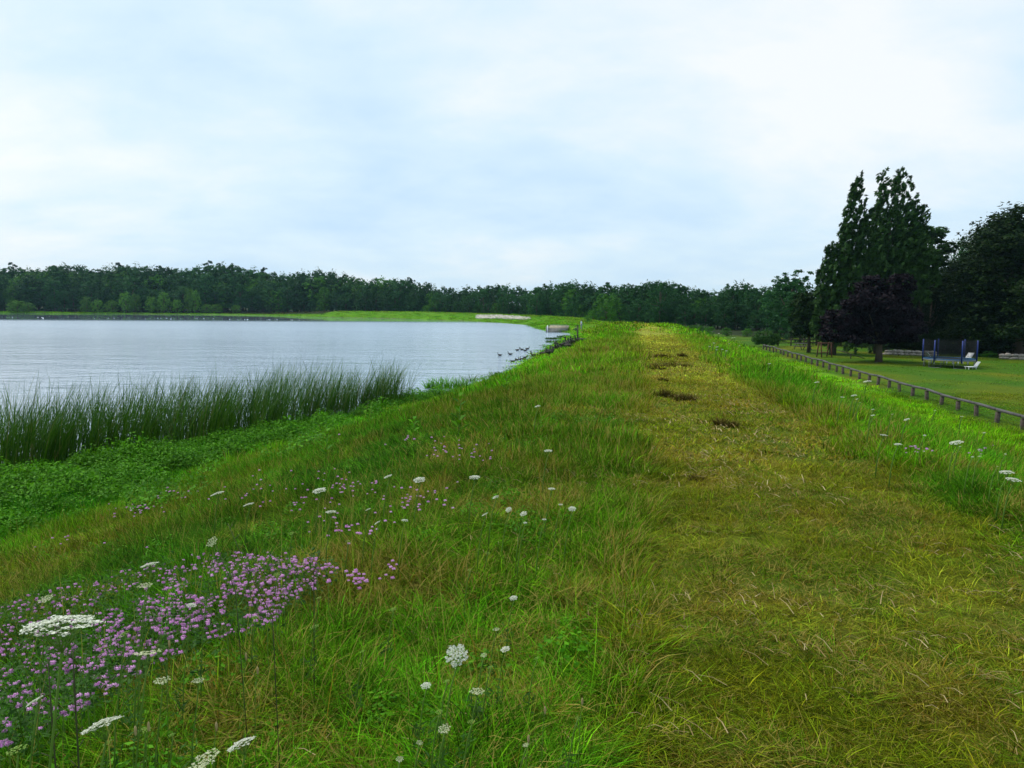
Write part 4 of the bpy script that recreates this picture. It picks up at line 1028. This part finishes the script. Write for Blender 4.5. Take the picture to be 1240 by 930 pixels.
def person(px, py, Y, pose, shirt, trousers, lab, face=0):
    p = at_depth(px, py, Y); p.z = H(p.x, p.y); root = empty('person', p, face); tag(root, lab, 'person')
    if pose == 'stand':
        J = {'pel': (0, 0, .92), 'chest': (.02, .02, 1.28), 'neck': (.03, .05, 1.47), 'head': (.03, .08, 1.62), 'sl': (-.18, .02, 1.40), 'el': (-.24, .06, 1.12), 'wl': (-.18, .26, .98), 'sr': (.2, .02, 1.40), 'er': (.27, .04, 1.12), 'wr': (.27, .18, .92),
             'hl': (-.09, 0, .88), 'kl': (-.11, .05, .48), 'al': (-.12, 0, .07), 'tl': (-.13, .17, .03), 'hr': (.09, 0, .88), 'kr': (.12, .04, .48), 'ar': (.14, -.03, .07), 'tr': (.15, .14, .03)}
    else:   # sitting on the grass
        J = {'pel': (0, 0, .14), 'chest': (0, .06, .50), 'neck': (0, .10, .70), 'head': (0, .14, .85), 'sl': (-.18, .08, .63), 'el': (-.24, .20, .40), 'wl': (-.12, .40, .42), 'sr': (.18, .08, .63), 'er': (.24, .20, .40), 'wr': (.12, .40, .42),
             'hl': (-.10, .04, .13), 'kl': (-.14, .44, .50), 'al': (-.14, .62, .08), 'tl': (-.14, .78, .04), 'hr': (.10, .04, .13), 'kr': (.14, .44, .50), 'ar': (.14, .62, .08), 'tr': (.14, .78, .04)}
    def skin(nm, chain, rad, m):
        names = []; [names.append(x) for e_ in chain for x in e_ if x not in names]
        V = [J[x] for x in names]; E = [(names.index(a), names.index(b)) for a, b in chain]
        me = bpy.data.meshes.new(nm); me.from_pydata(V, E, []); me.materials.append(m); o = link(nm, me, root)
        md = o.modifiers.new('skin', 'SKIN'); sv = me.skin_vertices[0].data
        for i, x in enumerate(names): sv[i].radius = (rad[x], rad[x]*.8); sv[i].use_root = (i == 0)
        o.modifiers.new('sub', 'SUBSURF').levels = 1; md2 = o.modifiers[-1]; md2.render_levels = 1
    MS = simple_noise_mat('skin_tone', (.45, .28, .20), (.5, .32, .23), 8, .6)
    rad = dict(pel=.14, chest=.15, neck=.055, head=.10, sl=.075, el=.045, wl=.033, sr=.075, er=.045, wr=.033, hl=.10, kl=.065, al=.045, tl=.035, hr=.10, kr=.065, ar=.045, tr=.035)
    skin('body', [('pel', 'chest'), ('chest', 'neck'), ('neck', 'head'), ('chest', 'sl'), ('sl', 'el'), ('el', 'wl'), ('chest', 'sr'), ('sr', 'er'), ('er', 'wr'), ('pel', 'hl'), ('hl', 'kl'), ('kl', 'al'), ('al', 'tl'), ('pel', 'hr'), ('hr', 'kr'), ('kr', 'ar'), ('ar', 'tr')], rad, MS)
    r2 = {k: v*1.18 for k, v in rad.items()}
    skin('shirt', [('pel', 'chest'), ('chest', 'sl'), ('sl', 'el'), ('chest', 'sr'), ('sr', 'er')], r2, shirt)
    skin('trousers', [('pel', 'hl'), ('hl', 'kl'), ('kl', 'al'), ('pel', 'hr'), ('hr', 'kr'), ('kr', 'ar')], {k: v*1.22 for k, v in rad.items()}, trousers)
    h = Vector(J['head']); mb = MB(); mb.ellip(h+Vector((0, -.02, .05)), (.115, .125, .10), nu=10, nv=6); link('hair', mb.mesh('hair', M_WOODD, True), root)
M_CL1 = simple_noise_mat('pale_blue_cloth', (.40, .52, .62), (.50, .62, .72), 10, .8); M_CL2 = simple_noise_mat('grey_cloth', (.22, .25, .30), (.30, .33, .38), 10, .8); M_CL3 = simple_noise_mat('dark_green_cloth', (.01, .05, .04), (.02, .08, .06), 10, .8)
_pp = march(703, 399.5); 
person(704, 399.5, _pp.y, 'stand', M_CL1, M_CL2, 'person in a pale blue top standing on the dam beside the outlet', R(100))
person(698, 399, _pp.y-1, 'sit', M_CL3, M_CL3, 'person in dark green sitting on the grass left of the pale blue one', R(80))
def stake():
    p = march(699, 417); root = empty('wooden_stake', (p.x, p.y, H(p.x, p.y))); tag(root, 'thin dark wooden stake on the bank above the ducks', 'stake')
    mb = MB(); mb.tube([(0, 0, -.2), (.02, 0, 1.1)], .05, 6); link('shaft', mb.mesh('shaft', M_WOODD), root); mb = MB(); mb.tube([(.02, 0, 1.1), (.022, 0, 1.16)], [.06, .03], 6); link('cap', mb.mesh('cap', M_WOODD), root)
stake()

# ---------------------------------------------------------------- ducks
M_DUCK = simple_noise_mat('duck_body', (.018, .016, .014), (.045, .038, .03), 14, .7); M_DUCKH = simple_noise_mat('duck_head', (.010, .012, .010), (.02, .022, .02), 10, .5); M_BILL = mat('duck_bill', (.10, .08, .03), .6); M_DUCKL = simple_noise_mat('duck_breast', (.16, .12, .09), (.22, .18, .14), 12, .7)
def duck_parts(stand):
    z = .16 if stand else .02; out = []
    mb = MB(); V = []
    sec = [(-.27, .05, .02), (-.20, .02, .06), (-.08, 0, .105), (.06, .0, .115), (.17, .02, .09), (.23, .05, .05)]
    for (x, dz, r) in sec:
        for j in range(10):
            q = 2*math.pi*j/10; V.append((x, math.cos(q)*r*.9, z+.06+dz+math.sin(q)*r*.85))
    V += [(-.31, 0, z+.14), (.25, 0, z+.12)]
    Q = [(i*10+j, (i+1)*10+j, (i+1)*10+(j+1) % 10, i*10+(j+1) % 10) for i in range(5) for j in range(10)]
    T = [(60, j, (j+1) % 10) for j in range(10)]+[(61, 50+(j+1) % 10, 50+j) for j in range(10)]
    mb.add(V, Q, T); out.append(('body', mb.mesh('body', M_DUCK, True)))
    mb = MB(); mb.tube([(.19, 0, z+.10), (.23, 0, z+.19), (.235, 0, z+.27)], [.055, .034, .03], 8); mb.ellip((.25, 0, z+.30), (.052, .038, .040)); out.append(('head', mb.mesh('head', M_DUCKH, True)))
    mb = MB(); mb.tube([(.29, 0, z+.295), (.345, 0, z+.28)], [.018, .012], 6); out.append(('bill', mb.mesh('bill', M_BILL)))
    for s in (-1, 1):
        mb = MB(); mb.ellip((-.05, .085*s, z+.085), (.17, .022, .055)); out.append(('wing', mb.mesh('wing', M_DUCK, True)))
    if stand:
        for s in (-1, 1):
            mb = MB(); mb.tube([(.0, .05*s, z+.02), (.0, .05*s, .01), (.07, .05*s, .005)], .011, 5); out.append(('leg', mb.mesh('leg', M_BILL)))
    return out
def ducks():
    S, F_ = duck_parts(True), duck_parts(False)
    def put(parts, px, py, rz, sc_, lab, grp):
        p = march(px, py); p.z = max(p.z, WZ)+(.10 if parts is S else 0); root = empty('duck', p, rz, (sc_,)*3); tag(root, lab, 'duck', grp)
        for nm, me in parts: link(nm, me, root)
    sw = [(605.5, 430.8), (618, 429.8), (626.5, 424.6), (632, 423.8), (636, 425.2), (638.5, 423)]
    for k, (x, y) in enumerate(sw): put(F_, x, y, [3.0, 3.3, .2, 3.1, .4, .1][k], .85, 'dark duck swimming on the open lake, %s from the left' % ordw(k), 'ducks swimming off the bank')
    c1 = [(621, 442), (626, 440), (630, 439.5), (634, 439), (635.5, 437)]
    for k, (x, y) in enumerate(c1): put(S, x, y, random.uniform(-2.8, 2.8), .85, 'dark duck in the nearest huddle at the waterline, %s from the left' % ordw(k), 'ducks huddled at the waterline')
    put(S, 647, 436, 2.6, 1.2, 'lone upright duck on the bank between the two flocks', 'ducks on the bank')
    c2 = [(657, 434), (660, 432.5), (663, 431), (666, 430.5), (668.5, 428), (671, 427.5), (670, 425), (675, 426.5), (678.5, 425), (682, 424.5), (684, 426), (687.5, 423.5), (690, 422), (693, 422), (676, 428.5), (665.5, 434), (680, 427.5), (688, 426), (695.5, 421), (701, 418.5), (704.5, 418.5)]
    for k, (x, y) in enumerate(sorted(c2)): put(S, x, y, random.uniform(-3, 3), random.uniform(.9, 1.2), 'dark duck on the bank, %s from the left in the long flock' % ordw(k), 'ducks on the bank')
ducks()

# ---------------------------------------------------------------- turf clumps on the path, clumps in the water
def clump(name, px, py, wpx, h, lab, cat, grp, m=M_DEAD, n=240):
    h *= 2.0
    p = march(px, py); W = wpx*p.y/F_PX; root = empty(name, (p.x, p.y, H(p.x, p.y) if H(p.x, p.y) > WZ else WZ)); tag(root, lab, cat, grp)
    x = rng.uniform(-.5, .5, n)*W; y = rng.normal(0, .16, n)*max(W*.5, .12)
    base = np.stack([x, y, height(x+p.x, y+p.y)-root.location.z-.01], 1)
    if base[:, 2].min() < -.5: base[:, 2] = -.02
    V, Fs, at = blades(base, h*rng.uniform(.4, 1.2, n)*(1-.5*np.abs(x/W)), np.full(n, .006)*max(1, p.y/7), rng.uniform(0, 6.28, n), rng.uniform(.2, .9, n), rng.uniform(0, .5, n), rng.random(n), rng.random(n), 3)
    at['cl'] = np.zeros(len(V)); link('blade_mass', mesh('blade_mass', V, Fs, m, at), root)
    if m is M_DEAD:
        mb = MB(); k = max(2, int(W/.12))
        for i in range(k):
            mb.ellip(((i+.5)/k*W-W/2, random.uniform(-.04, .04), .0), (.05+.12*W/k, .05, h*.14), nu=7, nv=5)
        link('root_clod', mb.mesh('root_clod', M_DEAD, attrs={'bl': rng.random(mb.n)*.4}), root)
g = 'torn turf clumps on the path'
clump('turf_clump', 790, 447, 34, .13, 'wide dark torn turf clump left of centre on the path', 'turf clump', g)
clump('turf_clump', 815, 445, 44, .12, 'flat dark turf streak crossing the far path', 'turf clump', g)
clump('turf_clump', 803, 481, 24, .12, 'dark turf clump left half of the double tear in mid path', 'turf clump', g)
clump('turf_clump', 829, 486, 26, .11, 'dark turf clump right half of the double tear in mid path', 'turf clump', g)
clump('turf_clump', 872, 516, 14, .09, 'small brown turf tuft alone on the right part of the path', 'turf clump', g)
clump('turf_clump', 888, 518, 10, .08, 'tiny brown turf tuft just right of the lone one', 'turf clump', g)
clump('turf_clump', 800, 433, 20, .09, 'far thin dark turf clump on the path', 'turf clump', g)
clump('turf_clump', 826, 433, 8, .12, 'small v-shaped dark tuft right of the far turf clump', 'turf clump', g)
clump('turf_clump', 803, 462, 9, .07, 'small turf knot between the two wide tears', 'turf clump', g)
clump('turf_clump', 843, 582, 20, .05, 'low dark grass tuft in the near middle of the path', 'turf clump', g)
clump('turf_clump', 912, 757, 40, .02, 'reddish brown matted tuft on the near path', 'turf clump', g, m=M_STRAW, n=160)
clump('water_grass', 566, 462, 16, .55, 'thin sparse grass clump standing in the shallow water', 'grass clump', 'grass clumps in the shallows', M_REED, 90)
clump('water_grass', 598, 457, 12, .30, 'low green clump at the waterline right of the thin one', 'grass clump', 'grass clumps in the shallows', M_REED, 90)
clump('water_grass', 545, 470, 60, .45, 'bright grassy hump where the reeds end', 'grass clump', 'grass clumps in the shallows', M_WEED, 400)
for k, (x, y, w_) in enumerate([(672, 411, 22), (684, 408.5, 18), (676, 414.5, 30), (690, 412, 14)]):
    clump('marsh_patch', x, y, w_, .25, 'low marsh grass strip before the outlet, %s from the left' % ordw([0, 2, 1, 3][k]), 'marsh grass', 'marsh strips before the outlet', M_REED, 260)

# ---------------------------------------------------------------- wildflowers
def umbel_mesh(kind, seed):
    """unit disc radius .5 facing +Z"""
    global rng
    keep = rng; rng = np.random.default_rng(seed); m = {'white': M_FLW, 'cream': M_FLC, 'green': M_FLG}[kind]
    nu = {'white': 42, 'cream': 26, 'green': 18}[kind]; P = []; N = []
    for i in range(nu):
        r = .47*math.sqrt((i+.5)/nu); q = i*2.39996+rng.uniform(-.15, .15); z = .10-.5*r*r*(1.0 if kind != 'cream' else -.5)
        c = np.array([r*math.cos(q)*rng.uniform(.92, 1.08), r*math.sin(q), z+rng.uniform(-.02, .02)])
        k = 26; d = rng.normal(0, 1, (k, 3))*np.array([.034, .034, .010]); P.append(c+d); N.append(np.tile([0, 0, 1.0], (k, 1)))
    P = np.concatenate(P); N = np.concatenate(N); V, F = leaf_quads(P, N, np.full(len(P), .026), 1.0, .35)
    me = mesh('flower_head', V, [F], m, {'bl': np.repeat(rng.random(len(P)), 4)}); rng = keep
    mb = MB()
    for i in range(0, nu, 2):
        r = .45*math.sqrt((i+.5)/nu); q = i*2.39996; mb.tube([(0, 0, -.42), (r*math.cos(q)*.6, r*math.sin(q)*.6, -.14), (r*math.cos(q), r*math.sin(q), .07-.5*r*r)], .006, 3, False)
    return me, mb.mesh('spokes', M_STEM)
UMB = {k: [umbel_mesh(k, s) for s in (1, 2, 3)] for k in ('white', 'cream', 'green')}
def umbel(px, py, wpx, kind, lab, grp, hh=.45, depth=None, tilt=(12, 0), flat=1.0, forks=None, thick=.0026):
    p = at_depth(px, py, depth) if depth else march(px, py, hh)
    dist = (p-Vector((0, 0, EYE))).length; dia = wpx*dist/F_PX*.84
    gx, gy = p.x-.12*(p.z-H(p.x, p.y)), p.y+.02; gz = H(gx, gy); root = empty('umbel_flower', (gx, gy, gz)); tag(root, lab, 'wildflower', grp)
    v = random.randrange(3); hm, sm = UMB[kind][v]; rel = p-Vector((gx, gy, gz))
    rot = (R(tilt[0]), R(tilt[1]), random.uniform(-.3, .3)); link('flower_head', hm, root, rel, rot, (dia, dia*.95, dia*flat)); link('spokes', sm, root, rel, rot, (dia, dia*.95, dia*flat))
    off = Euler(rot).to_matrix() @ Vector((0, 0, -.40*dia*flat)); e_ = rel+off; t = thick*(1 if dist < 3 else dist/3*.8)
    mb = MB(); mb.tube([(0, 0, -.03), (rel.x*.25, 0, e_.z*.45), (rel.x*.65, 0, e_.z*.8), e_], [t*1.2, t, t*.9, t*.8], 5); link('stem', mb.mesh('stem', M_STEM), root)
    if dist < 4:
        P = rng.random((26, 3))*np.array([.06, .06, .10])+np.array([-.03, -.03, max(.03, e_.z*.18)]); V, F = leaf_quads(P, np.tile([0, -.5, 1.], (26, 1)), np.full(26, .005), 3.5, .6)
        link('leaf_spray', mesh('leaf_spray', V, [F], M_BUSH, {'bl': np.repeat(rng.random(26), 4), 'cl': np.zeros(104)}), root)
FL = [
 (75, 757, 88, 'white', 'very large white lacy flower head seen edge-on at the lower left', 1.22, (-8, -4), .9), (123, 878, 46, 'white', 'white flower head tilted up to the right below the largest one', 1.55, (-14, -22), 1),
 (292, 901, 36, 'white', 'white flower head near the bottom edge, tilted right', 1.75, (-12, -22), 1), (250, 924, 38, 'cream', 'cream-white flower head cut by the bottom edge', 1.6, (6, -20), 1),
 (553, 793, 33, 'white', 'domed bright white flower head standing alone in the near grass', 2.25, (38, -22), 1.2), (178, 794, 34, 'cream', 'flat cream flower head seen edge-on over the vetch', 1.9, (-14, -5), .8),
 (181, 684, 23, 'white', 'thin white flower head edge-on above the vetch patch', 2.6, (-10, -12), .8), (258, 657, 16, 'cream', 'small greenish-white flower head facing the camera above the vetch', 2.9, (45, -20), 1),
 (176, 711, 18, 'cream', 'cream flower head just above the middle of the vetch', 2.5, (4, 0), 1), (196, 827, 20, 'cream', 'cream flower head in the grass below the vetch', 2.3, (4, 0), 1.2), (240, 826, 15, 'cream', 'small cream flower head right of the cream one below the vetch', 2.4, (2, 0), 1.1),
 (56, 727, 17, 'cream', 'tan-cream flower head at the upper edge of the vetch', 2.5, (16, -10), 1), (232, 733, 13, 'white', 'small white flower inside the purple vetch', 2.7, (6, 6), .8), (42, 849, 20, 'white', 'thin white flower head at the lower left corner of the vetch', 1.9, (-5, -30), .7),
 (20, 908, 22, 'green', 'green-white flower bud head at the bottom left', 1.6, (0, -10), .8), (150, 768, 14, 'green', 'yellow-green flower head in the vetch centre', 2.3, (10, -24), .8)]
FM = [(263, 598, 19, 'thin white flower head edge-on, highest on the left slope', (-8, -18)), (301, 611, 15, 'thin white flower head right of the highest left one', (-8, -15)), (387, 594, 20, 'plump white flower head left of the slope centre', (6, -10)), (401, 620, 16, 'flat white flower head below the plump one', (-4, 0)),
 (470, 577, 13, 'white flower head tilted on the slope centre', (0, -20)), (508, 581, 18, 'round white flower head right of the tilted one', (14, -5)), (575, 578, 17, 'white flower head at mid picture on the slope', (6, 0)), (600, 602, 10, 'white flower head below and right of the mid-picture one', (8, -20)),
 (616, 617, 10, 'small upright white flower left in the close pair', (30, -25)), (634, 622, 11, 'small upright white flower right in the close pair', (24, -15)), (693, 616, 12, 'domed white flower at the edge of the path', (22, 0)), (587, 623, 10, 'thin tilted white flower left of the close pair', (-4, -30)),
 (490, 630, 10, 'flat white flower on the bare slope centre', (4, 5)), (457, 633, 10, 'thin tilted flower left of the flat slope one', (-8, -30)), (446, 617, 9, 'thin tilted flower above the other thin one', (-8, -25)), (668, 592, 11, 'flat white flower beside brown grass near the path', (2, 0)),
 (664, 546, 13, 'flat white flower up the crest near the path', (2, 0)), (651, 492, 9, 'white flower on the far slope below the ducks', (2, -15)), (679, 611, 7, 'tiny white flower left of the domed one', (2, 0)), (659, 629, 7, 'tiny white flower below the tiny one near the path', (2, 0)), (636, 633, 6, 'tiny cream flower under the close pair', (10, 0)),
 (1158, 536, 17, 'bright white flower head on the right slope', (-2, -14)), (1219, 572, 17, 'upper white flower of the pair at the right edge', (0, -4)), (1227, 581, 18, 'lower white flower of the pair at the right edge', (4, 4)), (1070, 527, 10, 'left white flower in the middle of the right slope', (0, 4)), (1087, 538, 10, 'low white flower in the middle of the right slope', (0, -6)),
 (1050, 462, 11, 'white flower close before the guard fence', (0, -10)), (989, 463, 7, 'far white flower on the right verge', (0, -10)), (1034, 479, 8, 'left of two far white flowers on the right verge', (0, -10)), (1020, 481, 6, 'faint far white flower on the right verge', (0, 0)), (1057, 503, 6, 'small white flower above the slope centre on the right', (0, -10)), (1098, 508, 8, 'thin white flower right of the small one below the fence', (0, -20))]
for (x, y, s, k, lab, dp, tl, fl) in FL: umbel(x, y, s, k, lab, 'wild carrot flowers around the vetch', depth=dp, tilt=tl, flat=fl)
for (x, y, s, lab, tl) in FM: umbel(x, y, s, 'white', lab, 'wild carrot flowers on the slopes', hh=.42, tilt=tl, flat=.9)
FN = [(622, 724, 12, 'white'), (516, 830, 15, 'white'), (538, 884, 17, 'cream'), (578, 839, 20, 'cream'), (612, 786, 14, 'white'), (586, 794, 9, 'cream'), (601, 763, 10, 'cream'), (541, 825, 9, 'green'), (571, 874, 11, 'green'), (484, 920, 10, 'cream'), (594, 808, 8, 'green'), (381, 759, 12, 'green'), (476, 738, 10, 'green'), (439, 789, 8, 'green'), (591, 670, 8, 'green'), (569, 690, 7, 'green'), (637, 903, 9, 'cream'), (176, 884, 14, 'green'), (130, 900, 12, 'green'), (650, 797, 7, 'green'), (532, 862, 10, 'green'), (309, 748, 9, 'green'), (335, 696, 9, 'green'), (386, 724, 8, 'green'), (353, 646, 8, 'green'), (422, 656, 9, 'green'), (700, 870, 8, 'green'), (508, 900, 9, 'cream'), (208, 890, 9, 'green')]
PLC = ['in the near grass left of the path', 'in the grass right of the vetch']
FN.sort(); near_n = {}
for (x, y, s, k) in FN:
    tone = {'white': 'small white', 'cream': 'small cream', 'green': 'small yellow-green budding'}[k]; loc_ = 'beside the lone domed flower in the near grass' if 480 < x else 'near the edge of the purple vetch'
    near_n[(tone, loc_)] = near_n.get((tone, loc_), 0)+1
    umbel(x, y, s, k, '%s flower head %s, %s from the left' % (tone, loc_.replace('beside the lone domed flower in the near grass', 'near the lone domed flower'), ordw(near_n[(tone, loc_)]-1)), 'small wild carrot heads in the near grass', hh=.30, tilt=(random.uniform(0, 25), random.uniform(-25, 15)), flat=.9)
k_ = 0
for x in sorted(random.uniform(880, 1235) for _ in range(46)):
    y = random.uniform(420+(x-880)*.28, 520+(x-880)*.42)
    p = march(x, y, .35); L_, d_, a_ = lateral(np.array([p.x]), np.array([p.y]))
    if not (2.9 < L_[0] < 13): continue
    umbel(x, y, random.uniform(2.5, 5.5), random.choice(['white', 'cream', 'white']), 'small white flower head in the right slope grass, %s from the left' % ordw(k_), 'small flowers on the right slope', hh=.35, tilt=(random.uniform(-5, 10), random.uniform(-20, 5))); k_ += 1
for k_, x in enumerate(sorted(random.uniform(858, 900) for _ in range(14))):
    y = random.uniform(400, 425); umbel(x, y, random.uniform(2, 4), 'white', 'tiny white flower head on the far right verge, %s from the left' % ordw(k_), 'tiny flowers on the far verge', hh=.35)

# crown vetch heads
def vetch_mesh(seed):
    r = np.random.default_rng(seed); n = 26; D = r.normal(0, 1, (n, 3)); D[:, 2] = np.abs(D[:, 2])*.8-.1; D /= np.linalg.norm(D, axis=1)[:, None]
    V, F = leaf_quads(D*.5, D, np.full(n, .26), 1.25, .25); return mesh('blossom', V, [F], M_PINK, {'bl': np.repeat(r.random(n), 4)})
VET = [vetch_mesh(s) for s in range(5)]
mb = MB(); mb.tube([(0, 0, -.25), (-.004, .004, -.1), (0, 0, 0)], .0016, 4, False); VSTEM = mb.mesh('stem', M_STEM)
def in_poly(x, y, P):
    c = False; j = len(P)-1
    for i in range(len(P)):
        if (P[i][1] > y) != (P[j][1] > y) and x < (P[j][0]-P[i][0])*(y-P[i][1])/(P[j][1]-P[i][1])+P[i][0]: c = not c
        j = i
    return c
PATCH = [(-40, 745), (60, 712), (150, 690), (220, 672), (290, 668), (380, 668), (415, 690), (400, 705), (350, 730), (330, 755), (230, 785), (150, 830), (90, 862), (40, 890), (-40, 925)]
DENSE = [(130, 735), (200, 690), (290, 672), (405, 676), (370, 715), (300, 750), (200, 770), (150, 800), (100, 815)]
def clus(x, y): return float(fbm(np.array([x/26.]), np.array([y/17.]), 3)[0])
def vetch():
    k = 0; tries = 0
    while k < 290 and tries < 16000:
        tries += 1
        x = random.uniform(-30, 420); y = random.uniform(665, 920)
        if not in_poly(x, y, PATCH): continue
        if not in_poly(x, y, DENSE) and random.random() > .5: continue
        if clus(x, y) < .42: continue
        p = march(x, y, random.uniform(.16, .30)); s = random.uniform(.009, .023)
        root = empty('vetch_flower', p, random.uniform(0, 6.28)); dn = in_poly(x, y, DENSE)
        tag(root, 'pink-purple vetch blossom head in the dense middle of the patch' if dn else 'paler vetch blossom head in the thin outer part of the patch', 'wildflower', 'vetch blossoms in the purple patch, dense middle' if dn else 'vetch blossoms in the purple patch, outer part')
        link('blossom', random.choice(VET), root, None, (random.uniform(-.3, .3), random.uniform(-.3, .3), 0), (s, s, s*.8)); link('stem', VSTEM, root)
        k += 1
    # beyond the limit: the many smaller heads behind and around, joined
    Vs = []; Fs = []; bls = []; n0 = 0
    m0 = VET[0]; V0 = np.zeros(len(m0.vertices)*3, dtype=np.float32); m0.vertices.foreach_get('co', V0); V0 = V0.reshape(-1, 3); F0 = np.array([p.vertices[:] for p in m0.polygons])
    b0 = np.zeros(len(V0), dtype=np.float32); m0.attributes['bl'].data.foreach_get('value', b0)
    def put(x, y, hh, s):
        nonlocal n0
        p = march(x, y, hh); Vs.append(V0*s+np.array(p)[None]); Fs.append(F0+n0); n0 += len(V0); bls.append(np.clip(b0+rng.normal(.1, .2), 0, 1))
    for _ in range(8500):
        x = random.uniform(-40, 440); y = random.uniform(660, 925)
        if in_poly(x, y, PATCH) and clus(x, y) > .40 and (in_poly(x, y, DENSE) or random.random() < .38): put(x, y, random.uniform(.06, .26), random.uniform(.009, .019))
    drifts = [(345, 600, 70, 26, 40), (430, 640, 40, 14, 30), (500, 600, 45, 16, 36), (560, 545, 40, 10, 26), (435, 700, 14, 9, 26), (470, 690, 20, 12, 8), (160, 618, 35, 7, 30), (210, 600, 30, 8, 14), (420, 585, 50, 12, 30), (100, 655, 90, 12, 8), (1110, 545, 20, 5, 14), (1190, 545, 20, 6, 8), (500, 535, 60, 8, 14)]
    for (cx, cy, rx, ry, n) in drifts:
        for _ in range(n):
            x, y = random.gauss(cx, rx*.55), random.gauss(cy, ry*.6); p = march(x, y); put(x, y, .2, random.uniform(.012, .020)*max(1, p.y/9))
    o = link('vetch_blossoms', mesh('vetch_blossoms', np.concatenate(Vs), [np.concatenate(Fs)], M_PINK, {'bl': np.concatenate(bls)})); tag(o, kind='stuff')
    # vetch leaves under the blossoms
    n = 2600; P = []
    while len(P) < n:
        x = random.uniform(-40, 430); y = random.uniform(660, 935)
        if in_poly(x, y, PATCH): p = march(x, y, random.uniform(.02, .22)); P.append(p[:])
    P = np.array(P); P = np.repeat(P, 6, 0)+rng.normal(0, .03, (n*6, 3)); V, F = leaf_quads(P, np.tile([0, -.2, 1.], (len(P), 1)), np.full(len(P), .009), 1.5, .5)
    o = link('vetch_leaves', mesh('vetch_leaves', V, [F], M_BUSH, {'bl': np.repeat(rng.random(len(P)), 4), 'cl': np.zeros(len(V))})); tag(o, kind='stuff')
vetch()

# dark dead stalks above the vetch, tan seed heads
def stalk(pts, lab, grp, depth, m=M_STEMD, r=.0014, head=None):
    W = [at_depth(x, y, depth) for x, y in pts]; g0 = W[0].copy(); g0.z = H(g0.x, g0.y); root = empty('dead_stalk', g0); tag(root, lab, 'weed stalk', grp)
    mb = MB(); mb.tube([Vector((0, 0, -.02))]+[w_-g0 for w_ in W[1:]], [r*1.2]*2+[r*.7]*(len(W)-2) if len(W) > 2 else [r, r*.6], 5); link('stem', mb.mesh('stem', m), root)
    mb = MB(); tp = W[-1]-g0; pv = W[-2]-g0; d = (tp-pv).normalized()
    for i in range(7):
        q = tp-d*(.02+.035*i); mb.tube([q, q+Vector((random.uniform(-.02, .02), random.uniform(-.01, .01), .015))], [.0012, .0008], 4)
    link('twigs', mb.mesh('twigs', m), root)
    if head:
        mb = MB(); mb.ellip(tp, (.0035, .0035, .013)); link('seed_head', mb.mesh('seed_head', head, attrs={'bl': rng.random(mb.n)}), root)
g = 'dark stalks rising through the vetch'
stalk([(336, 790), (330, 748), (300, 690), (276, 634)], 'long dark stalk leaning left over the purple vetch', g, 2.4)
stalk([(298, 790), (285, 715), (262, 662)], 'dark stalk leading up to the small greenish flower', g, 2.6)
stalk([(378, 745), (380, 690), (388, 668)], 'thin dark upright stalk at the right end of the vetch', g, 2.9)
stalk([(95, 890), (90, 830), (88, 786)], 'dark stalk under the largest white flower', g, 1.35)
stalk([(75, 900), (62, 860), (58, 800)], 'dark stalk left below the largest white flower', g, 1.4)
for k, (x, y, dpt) in enumerate([(298, 795, 2.2), (640, 895, 1.9), (164, 885, 1.7), (180, 880, 1.7), (262, 880, 1.8), (660, 860, 2.1), (705, 850, 2.2), (312, 812, 2.2), (205, 780, 2.2)]):
    stalk([(x-6, y+70), (x-3, y+30), (x, y)], 'tan grass seed head on a thin stem, %s from the left' % ordw(sorted([298, 640, 164, 180, 262, 660, 705, 312, 205]).index(x)), 'tan seed heads', dpt, M_STEM, .0009, M_STRAW)

# ---------------------------------------------------------------- thin summer haze over the lake and the far wood
def haze():
    z0, z1 = -13.0, 48.0
    mb = MB(); mb.box((0, 0, (z0+z1)/2), (8600, 8600, z1-z0))
    m = bpy.data.materials.new('haze'); m.use_nodes = True; t = m.node_tree; t.nodes.clear()
    o = t.nodes.new('ShaderNodeOutputMaterial'); v = t.nodes.new('ShaderNodeVolumePrincipled')
    v.inputs['Color'].default_value = (.45, .78, 1, 1); v.inputs['Density'].default_value = .00009; v.inputs['Anisotropy'].default_value = .2
    t.links.new(v.outputs[0], o.inputs['Volume'])
    tag(link('haze', mb.mesh('haze', m)), kind='stuff')
haze()
